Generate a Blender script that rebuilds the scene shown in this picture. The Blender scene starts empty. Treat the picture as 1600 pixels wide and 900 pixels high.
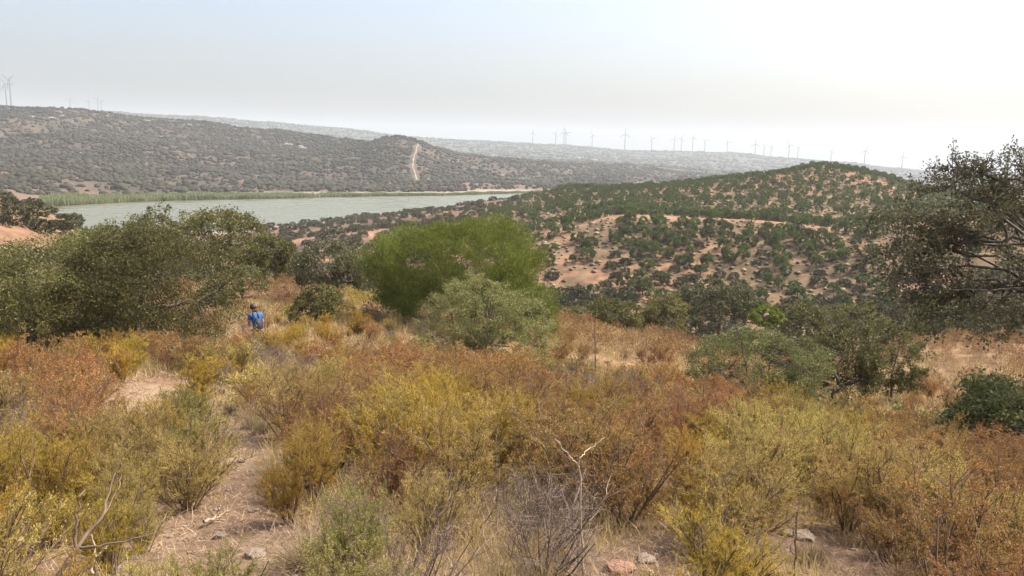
import bpy, math, random
import numpy as np
from mathutils import Matrix, Vector

# ------------------------------------------------------------------ camera, sky, sun
F_PX = 1250.0
PITCH = math.atan(207 / F_PX)
ROLL = math.radians(1.5)
FW = np.array([0, math.cos(PITCH), -math.sin(PITCH)])
R0 = np.array([1.0, 0, 0]); U0 = np.array([0, math.sin(PITCH), math.cos(PITCH)])
RT = R0 * math.cos(ROLL) + U0 * math.sin(ROLL)
UP = U0 * math.cos(ROLL) - R0 * math.sin(ROLL)

scn = bpy.context.scene
C = scn.collection
cd = bpy.data.cameras.new('camera')
cam = bpy.data.objects.new('camera', cd); C.objects.link(cam)
cd.sensor_width = 36; cd.lens = 36 * F_PX / 1600; cd.clip_start = 0.05; cd.clip_end = 40000
cam.matrix_world = Matrix(((RT[0], UP[0], -FW[0], 0), (RT[1], UP[1], -FW[1], 0), (RT[2], UP[2], -FW[2], 0), (0, 0, 0, 1)))
scn.camera = cam

SUN_AZ, SUN_EL = 74.0, 54.0
w = bpy.data.worlds.new('World'); scn.world = w; w.use_nodes = True
nt = w.node_tree; nt.nodes.clear()
sky = nt.nodes.new('ShaderNodeTexSky'); sky.sky_type = 'NISHITA'; sky.sun_disc = False
sky.sun_elevation = math.radians(SUN_EL); sky.sun_rotation = math.radians(SUN_AZ)
sky.air_density = 1.0; sky.dust_density = 7.0; sky.ozone_density = 1.0; sky.altitude = 100
bg = nt.nodes.new('ShaderNodeBackground'); bg.inputs['Strength'].default_value = 0.15
out = nt.nodes.new('ShaderNodeOutputWorld')
nt.links.new(sky.outputs[0], bg.inputs[0]); nt.links.new(bg.outputs[0], out.inputs[0])
sl = bpy.data.lights.new('sun', 'SUN'); sl.energy = 3.3; sl.angle = math.radians(1.0); sl.color = (1.0, 0.93, 0.82)
so = bpy.data.objects.new('sun', sl); C.objects.link(so)
sd = Vector((math.sin(math.radians(SUN_AZ)) * math.cos(math.radians(SUN_EL)),
             math.cos(math.radians(SUN_AZ)) * math.cos(math.radians(SUN_EL)), math.sin(math.radians(SUN_EL))))
so.rotation_euler = sd.to_track_quat('Z', 'Y').to_euler()
scn.view_settings.view_transform = 'Standard'; scn.view_settings.look = 'None'
scn.view_settings.exposure = 1.0; scn.view_settings.gamma = 1
scn.cycles.max_bounces = 6; scn.cycles.diffuse_bounces = 3; scn.cycles.glossy_bounces = 2
scn.cycles.transmission_bounces = 4; scn.cycles.volume_bounces = 1
HAZE_DENSITY = 1.3e-4
HAZE_COLOR = (0.86, 0.93, 1.0)

# ------------------------------------------------------------------ noise and terrain
def _h(ix, iy, s):
    n = (ix.astype(np.int64) * 374761393 + iy.astype(np.int64) * 668265263 + s * 974634777) & 0xffffffff
    n = ((n ^ (n >> 13)) * 1274126177) & 0xffffffff
    return ((n ^ (n >> 16)) & 0xffff) / 65535.0
def noise(x, y, s=0):
    xf = np.floor(x); yf = np.floor(y); u = x - xf; v = y - yf
    ix = xf.astype(np.int64); iy = yf.astype(np.int64)
    u = u * u * (3 - 2 * u); v = v * v * (3 - 2 * v)
    a = _h(ix, iy, s); b = _h(ix + 1, iy, s); c = _h(ix, iy + 1, s); d = _h(ix + 1, iy + 1, s)
    return (a * (1 - u) + b * u) * (1 - v) + (c * (1 - u) + d * u) * v
def fbm(x, y, s=0, o=4):
    t = 0; a = .5; n = 0
    for k in range(o):
        t = t + a * noise(x * 2 ** k + 17.3 * k, y * 2 ** k - 9.1 * k, s + k); n += a; a *= .55
    return t / n
def ss(a, b, x):
    t = np.clip((x - a) / (b - a), 0, 1); return t * t * (3 - 2 * t)

def hor(px): return 243 + (px - 800) * 0.0262
def Zy(px, y, r): return -(y - hor(px)) / F_PX * r
XS = [-600, -200, 0, 100, 200, 300, 430, 560, 620, 700, 830, 900, 970, 1120, 1200, 1280, 1350, 1450, 1600, 2200]
ROWS = [
 (0,   {0: -1.7}), (2.5, {0: -2.0}),
 (5,   {0: -2.4}), (8, {0: -3.0, 1600: -3.1}),
 (12,  {0: -3.75, 800: -3.9, 1600: -4.2}),
 (20,  {0: -5.3, 700: -5.7, 1120: -6.3, 1280: -6.7, 1600: -6.2}),
 (28,  {0: -6.75, 430: -6.85, 700: -7.4, 1120: -8.2, 1280: -8.3, 1450: -8.0, 1600: -7.9}),
 (36,  {0: -7.9, 430: -7.8, 700: -8.3, 970: -8.7, 1120: -9.3, 1280: -9.8, 1450: -9.3, 1600: -8.9}),
 (46,  {0: -8.8, 430: -8.7, 700: -9.4, 970: -10.0, 1120: -10.8, 1280: -11.2, 1450: -10.3, 1600: -9.8}),
 (58,  {0: -9.8, 430: -9.4, 560: -10.5, 700: -11.8, 970: -13.8, 1120: -14.2, 1280: -15, 1450: -11.6, 1600: -10.8}),
 (80,  {-200: -12, 0: -13, 430: -14, 700: -18, 970: -22, 1280: -23, 1450: -20, 1600: -17}),
 (110, {-200: -7, 0: -11.5, 100: -14.5, 200: -17.5, 430: -20, 700: -26, 970: -31, 1280: -32, 1600: -28}),
 (150, {-200: -2, 0: ('y', 296), 100: ('y', 330), 200: -20, 430: -26, 700: -31, 970: -35.5, 1280: -35.5, 1600: -33}),
 (185, {-200: -5, 0: -14, 100: -19, 200: -25, 430: -30, 700: -33, 970: -33.5, 1280: -33, 1600: -31}),
 (250, {-200: -20, 0: -29, 200: -33.5, 430: -34, 560: ('y', 388), 700: ('y', 388), 830: ('y', 364), 900: ('y', 347), 970: ('y', 334), 1120: ('y', 342), 1200: ('y', 341), 1280: ('y', 345), 1450: ('y', 334), 1600: ('y', 335)}),
 (290, {-200: -33, 0: -36, 200: -37, 430: -36, 560: ('y', 372), 700: ('y', 365), 830: -23.5, 900: -21.5, 970: -19.5, 1120: -20.3, 1280: -20.8, 1450: -17.5, 1600: -17}),
 (380, {0: -39, 200: -39, 430: ('y', 353), 560: ('y', 350), 700: ('y', 333), 830: ('y', 322), 900: ('y', 310), 970: ('y', 306), 1120: ('y', 302), 1280: ('y', 300), 1450: ('y', 316), 1600: -17}),
 (450, {0: -44, 200: -44, 430: -40.6, 560: ('y', 339), 620: ('y', 333), 700: ('y', 325), 830: ('y', 309), 900: ('y', 293), 970: ('y', 294), 1120: ('y', 282), 1200: ('y', 273), 1280: ('y', 263), 1350: ('y', 271), 1450: ('y', 294), 1600: -17}),
 (500, {0: -46, 430: -46, 560: -39.5, 620: -37, 700: -32.5, 830: ('y', 309), 900: ('y', 296), 970: -20, 1120: ('y', 281), 1200: ('y', 272), 1280: ('y', 262), 1350: ('y', 270), 1450: -13.5, 1600: -18}),
 (560, {0: -46, 430: -48, 560: -46, 700: -42, 830: -36, 900: -28, 970: -26, 1120: -18, 1280: -10, 1450: -18, 1600: -22}),
 (620, {-200: -36, 0: -38, 100: -39.3, 200: -43, 430: -48, 700: -48, 830: -43, 970: -36, 1280: -26, 1600: -30}),
 (700, {-200: -30, 0: -34, 100: -36.5, 200: -38.5, 300: -39.3, 430: -40.4, 560: -46, 700: -48, 830: -47, 970: -44, 1280: -38, 1600: -36}),
 (790, {-200: -24, 0: -29, 200: -34, 430: -38, 560: -38.9, 700: -40.2, 830: -46, 970: -44, 1280: -42, 1600: -38}),
 (900, {-200: -14, 0: ('y', 257), 200: ('y', 270), 430: ('y', 281), 560: ('y', 287), 700: -37.5, 830: -39.6, 970: -39.5, 1280: -42}),
 (1150, {0: ('y', 228), 200: ('y', 238), 430: ('y', 249), 560: ('y', 252), 620: ('y', 252), 700: ('y', 268), 830: -35, 970: -37, 1280: -42}),
 (1400, {0: ('y', 198), 200: ('y', 214), 430: ('y', 224), 560: ('y', 224), 620: ('y', 218), 700: ('y', 241), 830: ('y', 262), 970: ('y', 276), 1120: -37, 1280: -42}),
 (1700, {-200: ('y', 172), 0: ('y', 173), 100: ('y', 180), 200: ('y', 188), 300: ('y', 193), 430: ('y', 208), 560: ('y', 221), 620: ('y', 230), 700: ('y', 238), 830: ('y', 251), 970: ('y', 262), 1120: -40, 1280: -44}),
 (2000, {0: 63, 300: 50, 430: 32, 620: 0, 700: -4, 830: -14, 970: ('y', 259), 1120: ('y', 272), 1280: -45}),
 (2800, {0: 66, 300: 46, 430: 20, 620: -6, 830: -15, 970: -20, 1120: -34, 1280: -50, 1600: -60}),
 (4600, {-200: ('y', 170), 0: ('y', 177), 100: ('y', 181), 300: ('y', 188), 430: ('y', 196), 560: ('y', 206), 620: ('y', 214), 700: ('y', 220), 830: ('y', 225), 900: ('y', 230), 970: ('y', 236), 1120: ('y', 239), 1200: ('y', 247), 1280: ('y', 252), 1350: ('y', 259), 1450: ('y', 268), 1600: ('y', 281), 2200: ('y', 300)}),
 (6500, {0: 60, 800: -60, 1600: -160}), (9000, {0: -150}),
]
NR = np.array([r for r, _ in ROWS], float)
PXG = np.linspace(-600, 2200, 561)
def pchip(xk, yk, xq):
    xk = np.asarray(xk, float); yk = np.asarray(yk, float)
    if len(xk) == 1: return np.full_like(xq, yk[0])
    h = np.diff(xk); d = np.diff(yk) / h; m = np.zeros(len(xk)); m[0] = 0; m[-1] = 0
    for i in range(1, len(xk) - 1):
        if d[i - 1] * d[i] > 0:
            w1 = 2 * h[i] + h[i - 1]; w2 = h[i] + 2 * h[i - 1]
            m[i] = (w1 + w2) / (w1 / d[i - 1] + w2 / d[i])
    xq = np.clip(xq, xk[0], xk[-1]); i = np.clip(np.searchsorted(xk, xq) - 1, 0, len(xk) - 2)
    t = (xq - xk[i]) / h[i]
    return (yk[i] * (1 + 2 * t) * (1 - t) ** 2 + m[i] * h[i] * t * (1 - t) ** 2 + yk[i + 1] * t * t * (3 - 2 * t) + m[i + 1] * h[i] * t * t * (t - 1))
TAB = np.zeros((len(ROWS), len(PXG)))
for k, (r, dct) in enumerate(ROWS):
    xs = sorted(dct); zs = [dct[x] if not isinstance(dct[x], tuple) else Zy(x, dct[x][1], r) for x in xs]
    TAB[k] = pchip(xs, zs, PXG)
# slopes along r (monotone)
MR = np.zeros_like(TAB); hh = np.diff(NR)[:, None]; dd = np.diff(TAB, axis=0) / hh
for i in range(1, len(NR) - 1):
    a = dd[i - 1]; b = dd[i]; w1 = 2 * hh[i] + hh[i - 1]; w2 = hh[i] + 2 * hh[i - 1]
    ok = a * b > 0
    MR[i] = np.where(ok, (w1 + w2) / (w1 / np.where(ok, a, 1) + w2 / np.where(ok, b, 1)), 0)
MR[0] = dd[0]; MR[-1] = dd[-1]

def H(x, y):
    x = np.asarray(x, float); y = np.asarray(y, float)
    r = np.hypot(x, y); az = np.arctan2(x, y)
    px = 800 + F_PX * np.tan(np.clip(az, -0.85, 0.85)); px = np.clip(px, -600, 2199.9)
    rq = np.clip(r, 0, NR[-1] - 1e-3); i = np.clip(np.searchsorted(NR, rq, side='right') - 1, 0, len(NR) - 2)
    h = NR[i + 1] - NR[i]; t = (rq - NR[i]) / h
    g = (px + 600) / 5.0; j = np.clip(g.astype(int), 0, len(PXG) - 2); f = g - j
    def L(T, ii): return T[ii, j] * (1 - f) + T[ii, j + 1] * f
    z = (L(TAB, i) * (1 + 2 * t) * (1 - t) ** 2 + L(MR, i) * h * t * (1 - t) ** 2 + L(TAB, i + 1) * t * t * (3 - 2 * t) + L(MR, i + 1) * h * t * t * (t - 1))
    back = ss(1.5, 2.3, np.abs(az))
    z = z * (1 - back) + back * (-1.7 + 14 * (1 - np.exp(-r / 120)))
    lake = ss(0, 5, np.abs(z + 40)) * .8 + .2
    z = z + (noise(x / .5, y / .5, 1) - .5) * .05 * ss(1, 3, r) + (fbm(x / 2.5, y / 2.5, 2, 2) - .5) * .22 * ss(2, 8, r)
    z = z + (fbm(x / 12, y / 12, 3, 3) - .5) * 1.4 * ss(25, 150, r) * lake
    g1 = fbm(x / 60, y / 60, 4, 3)
    z = z + (g1 - .5) * 6 * ss(120, 400, r) * lake
    rid = 1 - np.abs(2 * fbm(x / 330 + 5, y / 330, 8, 4) - 1)
    z = z + (rid - .92) * 50 * ss(850, 1350, r) * (1 - .75 * ss(1500, 1700, r)) * lake
    z = z + (fbm(x / 90, y / 90, 12, 3) - .5) * 12 * ss(800, 1100, r) * lake
    return z

def ray(px, py):
    d = FW + (px - 800) / F_PX * RT - (py - 450) / F_PX * UP
    return d / np.linalg.norm(d)
RM = np.geomspace(2.0, 6500, 4000)
def at(px, py, r=None):
    """world point: where the line of sight meets the ground, or at ground distance r on it (dropped to the ground)"""
    d = ray(px, py); hd = math.hypot(d[0], d[1]); ux, uy = d[0] / hd, d[1] / hd
    if r is None:
        z = RM * d[2] / hd; g = H(RM * ux, RM * uy); k = np.nonzero(z < g)[0]
        r = RM[k[0]] if len(k) else 6500.0
    x, y = ux * r, uy * r
    return Vector((x, y, float(H(x, y))))
def proj(P):
    P = np.atleast_2d(P); dz = P @ FW; dz = np.where(dz < .05, .05, dz)
    return 800 + F_PX * (P @ RT) / dz, 450 - F_PX * (P @ UP) / dz

# ------------------------------------------------------------------ mesh helpers
def build_mesh(name, parts, mats=()):
    vs = []; li = []; ls = []; mi = []; off = 0
    for p in parts:
        V, F = p[0], p[1]; m = p[2] if len(p) > 2 else 0
        if len(V) == 0: continue
        vs.append(V); F = np.asarray(F); li.append((F + off).ravel()); ls.append(np.full(len(F), F.shape[1])); mi.append(np.full(len(F), m)); off += len(V)
    V = np.concatenate(vs).astype(np.float32); li = np.concatenate(li).astype(np.int32); tot = np.concatenate(ls).astype(np.int32); mi = np.concatenate(mi).astype(np.int32)
    me = bpy.data.meshes.new(name)
    me.vertices.add(len(V)); me.vertices.foreach_set('co', V.ravel())
    me.loops.add(len(li)); me.loops.foreach_set('vertex_index', li)
    me.polygons.add(len(tot)); me.polygons.foreach_set('loop_start', np.concatenate(([0], np.cumsum(tot)[:-1])).astype(np.int32))
    me.polygons.foreach_set('material_index', mi)
    me.update(calc_edges=True); me.validate()
    for m in mats: me.materials.append(m)
    return me
def link(name, me, parent=None, loc=None):
    o = bpy.data.objects.new(name, me); C.objects.link(o)
    if parent is not None: o.parent = parent
    if loc is not None: o.location = loc
    return o
def tag(o, label=None, cat=None, group=None, kind=None):
    if label: o['label'] = label
    if cat: o['category'] = cat
    if group: o['group'] = group
    if kind: o['kind'] = kind
    return o
def smooth(me):
    me.polygons.foreach_set('use_smooth', np.ones(len(me.polygons), bool)); return me
def norm(a): return a / np.maximum(np.linalg.norm(a, axis=-1, keepdims=True), 1e-9)

def leaves(Cn, D, L, W, rng, bend=0.0):
    """diamond leaves: centres Cn, directions D, length L, width W"""
    n = len(Cn); D = norm(D); q = norm(np.cross(D, rng.normal(size=(n, 3)))); nrm = np.cross(D, q)
    L = np.broadcast_to(L, (n,))[:, None]; W = np.broadcast_to(W, (n,))[:, None]
    a = Cn; m = Cn + D * L * .5 + nrm * L * bend; t = Cn + D * L
    V = np.stack([a, m + q * W * .5, t, m - q * W * .5], 1).reshape(-1, 3)
    return V, np.arange(4 * n).reshape(n, 4)
def tubes(P, R, sides=4):
    """P (N,K,3) paths, R (N,K) radii"""
    N, K, _ = P.shape
    T = np.gradient(P, axis=1); T = norm(T)
    ref = np.where(np.abs(T[..., 2:3]) > .9, np.array([1., 0, 0]), np.array([0, 0, 1.]))
    A = norm(np.cross(T, ref)); B = np.cross(T, A)
    an = np.arange(sides) / sides * 2 * np.pi
    V = P[:, :, None] + R[:, :, None, None] * (A[:, :, None] * np.cos(an)[:, None] + B[:, :, None] * np.sin(an)[:, None])
    V = V.reshape(-1, 3)
    n = np.arange(N)[:, None, None]; k = np.arange(K - 1)[None, :, None]; s = np.arange(sides)[None, None, :]; s2 = (s + 1) % sides
    b = n * K * sides
    F = np.stack([b + k * sides + s, b + k * sides + s2, b + (k + 1) * sides + s2, b + (k + 1) * sides + s], -1).reshape(-1, 4)
    return V, F
def grow(S, D, L, K, up, wig, rng):
    """paths from S along D with length L, bending up and wiggling"""
    n = len(S); P = np.zeros((n, K, 3)); P[:, 0] = S; d = norm(D); st = (np.broadcast_to(L, (n,)) / (K - 1))[:, None]
    for k in range(1, K):
        d = norm(d + np.array([0, 0, up / K]) + rng.normal(size=(n, 3)) * wig)
        P[:, k] = P[:, k - 1] + d * st
    return P
def pick(P, t):
    """points and tangents at parameters t (N,M) along paths"""
    N, K, _ = P.shape; f = np.clip(t, 0, .999) * (K - 1); i = f.astype(int); u = (f - i)[..., None]; n = np.arange(N)[:, None]
    a = P[n, i]; b = P[n, np.minimum(i + 1, K - 1)]
    return (a * (1 - u) + b * u).reshape(-1, 3), norm(b - a).reshape(-1, 3)

ICO_V = None
def ico():
    global ICO_V, ICO_F
    if ICO_V is None:
        p = (1 + 5 ** .5) / 2
        v = np.array([(-1, p, 0), (1, p, 0), (-1, -p, 0), (1, -p, 0), (0, -1, p), (0, 1, p), (0, -1, -p), (0, 1, -p), (p, 0, -1), (p, 0, 1), (-p, 0, -1), (-p, 0, 1)], float)
        ICO_V = v / np.linalg.norm(v[0])
        ICO_F = np.array([(0, 11, 5), (0, 5, 1), (0, 1, 7), (0, 7, 10), (0, 10, 11), (1, 5, 9), (5, 11, 4), (11, 10, 2), (10, 7, 6), (7, 1, 8), (3, 9, 4), (3, 4, 2), (3, 2, 6), (3, 6, 8), (3, 8, 9), (4, 9, 5), (2, 4, 11), (6, 2, 10), (8, 6, 7), (9, 8, 1)])
    return ICO_V, ICO_F
def blobs(Cn, S, rng, jit=.25):
    """many small jittered icosahedra, Cn (N,3), S (N,3) half sizes"""
    v, f = ico(); n = len(Cn); a = rng.uniform(0, 6.28, n)
    V = v[None] * (1 + rng.uniform(-jit, jit, (n, 12, 1)))
    c, s = np.cos(a)[:, None], np.sin(a)[:, None]
    V = np.stack([V[..., 0] * c - V[..., 1] * s, V[..., 0] * s + V[..., 1] * c, V[..., 2]], -1)
    V = V * S[:, None] + Cn[:, None]
    return V.reshape(-1, 3), (f[None] + 12 * np.arange(n)[:, None, None]).reshape(-1, 3)

# ------------------------------------------------------------------ materials
def leafmat(name, stops, rough=.6, trans=.3, vary=.25, spec=.2, patch=1.4, pamp=.22):
    m = bpy.data.materials.new(name); m.use_nodes = True; t = m.node_tree; N = t.nodes; N.clear()
    g = N.new('ShaderNodeNewGeometry'); oi = N.new('ShaderNodeObjectInfo'); cr = N.new('ShaderNodeValToRGB')
    for i, c in enumerate(stops):
        p = i / max(1, len(stops) - 1)
        e = cr.color_ramp.elements[i] if i < 2 else cr.color_ramp.elements.new(p)
        e.position = p; e.color = (*c, 1)
    for i, c in enumerate(stops):
        p = i / max(1, len(stops) - 1)
    els = sorted(cr.color_ramp.elements, key=lambda e: e.position)
    for e, c in zip(els, stops): e.color = (*c, 1)
    t.links.new(g.outputs['Random Per Island'], cr.inputs[0])
    hs = N.new('ShaderNodeHueSaturation'); t.links.new(cr.outputs[0], hs.inputs['Color'])
    mr = N.new('ShaderNodeMapRange'); mr.inputs['To Min'].default_value = 1 - vary; mr.inputs['To Max'].default_value = 1 + vary
    t.links.new(oi.outputs['Random'], mr.inputs['Value']); 
    tc = N.new('ShaderNodeTexCoord'); nz = N.new('ShaderNodeTexNoise'); nz.inputs['Scale'].default_value = patch; nz.inputs['Detail'].default_value = 3; t.links.new(tc.outputs['Object'], nz.inputs[0])
    m2 = N.new('ShaderNodeMapRange'); m2.inputs['From Min'].default_value = .3; m2.inputs['From Max'].default_value = .7; m2.inputs['To Min'].default_value = 1 - pamp; m2.inputs['To Max'].default_value = 1 + pamp; t.links.new(nz.outputs[0], m2.inputs[0])
    ml = N.new('ShaderNodeMath'); ml.operation = 'MULTIPLY'; t.links.new(mr.outputs[0], ml.inputs[0]); t.links.new(m2.outputs[0], ml.inputs[1]); t.links.new(ml.outputs[0], hs.inputs['Value'])
    mu = N.new('ShaderNodeMath'); mu.operation = 'MULTIPLY'; mu.inputs[1].default_value = 7.13; t.links.new(oi.outputs['Random'], mu.inputs[0])
    fr = N.new('ShaderNodeMath'); fr.operation = 'FRACT'; t.links.new(mu.outputs[0], fr.inputs[0])
    mh = N.new('ShaderNodeMapRange'); mh.inputs['To Min'].default_value = .5 - vary * .07; mh.inputs['To Max'].default_value = .5 + vary * .07
    t.links.new(fr.outputs[0], mh.inputs['Value']); t.links.new(mh.outputs[0], hs.inputs['Hue'])
    p = N.new('ShaderNodeBsdfPrincipled'); p.inputs['Roughness'].default_value = rough; p.inputs['Specular IOR Level'].default_value = spec
    tr = N.new('ShaderNodeBsdfTranslucent'); mx = N.new('ShaderNodeMixShader'); mx.inputs[0].default_value = trans
    o = N.new('ShaderNodeOutputMaterial')
    t.links.new(hs.outputs[0], p.inputs['Base Color']); t.links.new(hs.outputs[0], tr.inputs['Color'])
    t.links.new(p.outputs[0], mx.inputs[1]); t.links.new(tr.outputs[0], mx.inputs[2]); t.links.new(mx.outputs[0], o.inputs[0])
    return m
def plainmat(name, c1, c2, scale=8, rough=.8, bump=0.0, spec=.3, detail=4):
    m = bpy.data.materials.new(name); m.use_nodes = True; t = m.node_tree; N = t.nodes; p = N['Principled BSDF']
    tc = N.new('ShaderNodeTexCoord'); nz = N.new('ShaderNodeTexNoise'); nz.inputs['Scale'].default_value = scale; nz.inputs['Detail'].default_value = detail
    mx = N.new('ShaderNodeMix'); mx.data_type = 'RGBA'; mx.inputs[6].default_value = (*c1, 1); mx.inputs[7].default_value = (*c2, 1)
    mr = N.new('ShaderNodeMapRange'); mr.inputs['From Min'].default_value = .35; mr.inputs['From Max'].default_value = .65
    t.links.new(tc.outputs['Object'], nz.inputs['Vector']); t.links.new(nz.outputs[0], mr.inputs['Value']); t.links.new(mr.outputs[0], mx.inputs[0])
    t.links.new(mx.outputs[2], p.inputs['Base Color']); p.inputs['Roughness'].default_value = rough; p.inputs['Specular IOR Level'].default_value = spec
    if bump:
        b = N.new('ShaderNodeBump'); b.inputs['Strength'].default_value = 1; b.inputs['Distance'].default_value = bump
        t.links.new(nz.outputs[0], b.inputs['Height']); t.links.new(b.outputs[0], p.inputs['Normal'])
    return m

M_yel = leafmat('yellow_leaves', [(0.431, 0.287, 0.032), (0.500, 0.346, 0.040), (0.379, 0.263, 0.045), (0.551, 0.406, 0.080)], trans=.45, vary=.2, patch=3)
M_olv = leafmat('gold_leaves', [(0.386, 0.285, 0.072), (0.459, 0.340, 0.093), (0.330, 0.257, 0.068), (0.532, 0.414, 0.145)], trans=.42, vary=.25, patch=3)
M_rus = leafmat('rust_leaves', [(0.316, 0.154, 0.041), (0.374, 0.202, 0.052), (0.259, 0.127, 0.041), (0.432, 0.272, 0.081)], trans=.42, vary=.28, patch=3)
M_gry = leafmat('grey_twigs', [(0.187, 0.140, 0.106), (0.238, 0.178, 0.136), (0.145, 0.106, 0.081), (0.306, 0.238, 0.178)], trans=.1)
M_tan = leafmat('dry_straw', [(0.391, 0.289, 0.170), (0.459, 0.348, 0.212), (0.323, 0.230, 0.136), (0.510, 0.408, 0.272)], trans=.3)
M_grn = leafmat('green_shrub_leaves', [(0.230, 0.221, 0.051), (0.289, 0.272, 0.064), (0.187, 0.187, 0.043), (0.357, 0.323, 0.093)], trans=.42, patch=3)
M_stem = plainmat('dark_stems', (.10, .065, .045), (.20, .14, .10), 12)
M_dstem = plainmat('dry_pale_stems', (.30, .22, .15), (.44, .35, .25), 12)
M_oak = leafmat('oak_leaves', [(0.116, 0.115, 0.036), (0.152, 0.149, 0.047), (0.091, 0.093, 0.032), (0.212, 0.200, 0.072)], trans=.32, patch=.7, pamp=.3)
M_oakp = leafmat('silver_oak_leaves', [(0.147, 0.155, 0.052), (0.191, 0.198, 0.072), (0.118, 0.125, 0.041), (0.288, 0.289, 0.129)], trans=.32, patch=1.5, pamp=.2)
M_oakd = leafmat('dark_oak_leaves', [(0.086, 0.084, 0.040), (0.117, 0.112, 0.054), (0.067, 0.066, 0.033), (0.172, 0.170, 0.095)], trans=.3, patch=.8, pamp=.25)
M_bush = leafmat('fresh_green_leaves', [(0.134, 0.166, 0.031), (0.166, 0.198, 0.035), (0.111, 0.138, 0.027), (0.206, 0.238, 0.051)], rough=.7, trans=.4, vary=.05, patch=.5, pamp=.3)
M_pine = leafmat('pine_needles', [(0.092, 0.129, 0.033), (0.120, 0.152, 0.041), (0.074, 0.104, 0.028), (0.156, 0.181, 0.054)], trans=.3, patch=1)
M_scrub = leafmat('scrub_leaves', [(0.072, 0.075, 0.036), (0.105, 0.099, 0.047), (0.055, 0.061, 0.031), (0.144, 0.129, 0.063)], trans=.15, patch=1)
M_far = leafmat('distant_scrub_leaves', [(0.032, 0.033, 0.020), (0.044, 0.042, 0.024), (0.025, 0.026, 0.017), (0.060, 0.051, 0.029)], rough=.8, trans=.0, spec=.1, patch=.012, pamp=.35)
M_reed = leafmat('reed_leaves', [(0.148, 0.172, 0.061), (0.197, 0.221, 0.082), (0.115, 0.135, 0.049), (0.262, 0.262, 0.123)], rough=.6, trans=.3)
M_bark = plainmat('oak_bark', (.055, .045, .036), (.14, .12, .10), 9, bump=.02)
M_rock = plainmat('stone', (.17, .13, .10), (.26, .205, .155), 5, bump=.01)
M_prock = plainmat('pale_rock', (.25, .21, .17), (.34, .30, .25), .3)
M_backlit = plainmat('turbine_backlit_grey', (.11, .115, .12), (.14, .145, .15), .05)  # white turbines coloured dark grey: their backlit shade is put into the colour

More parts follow.
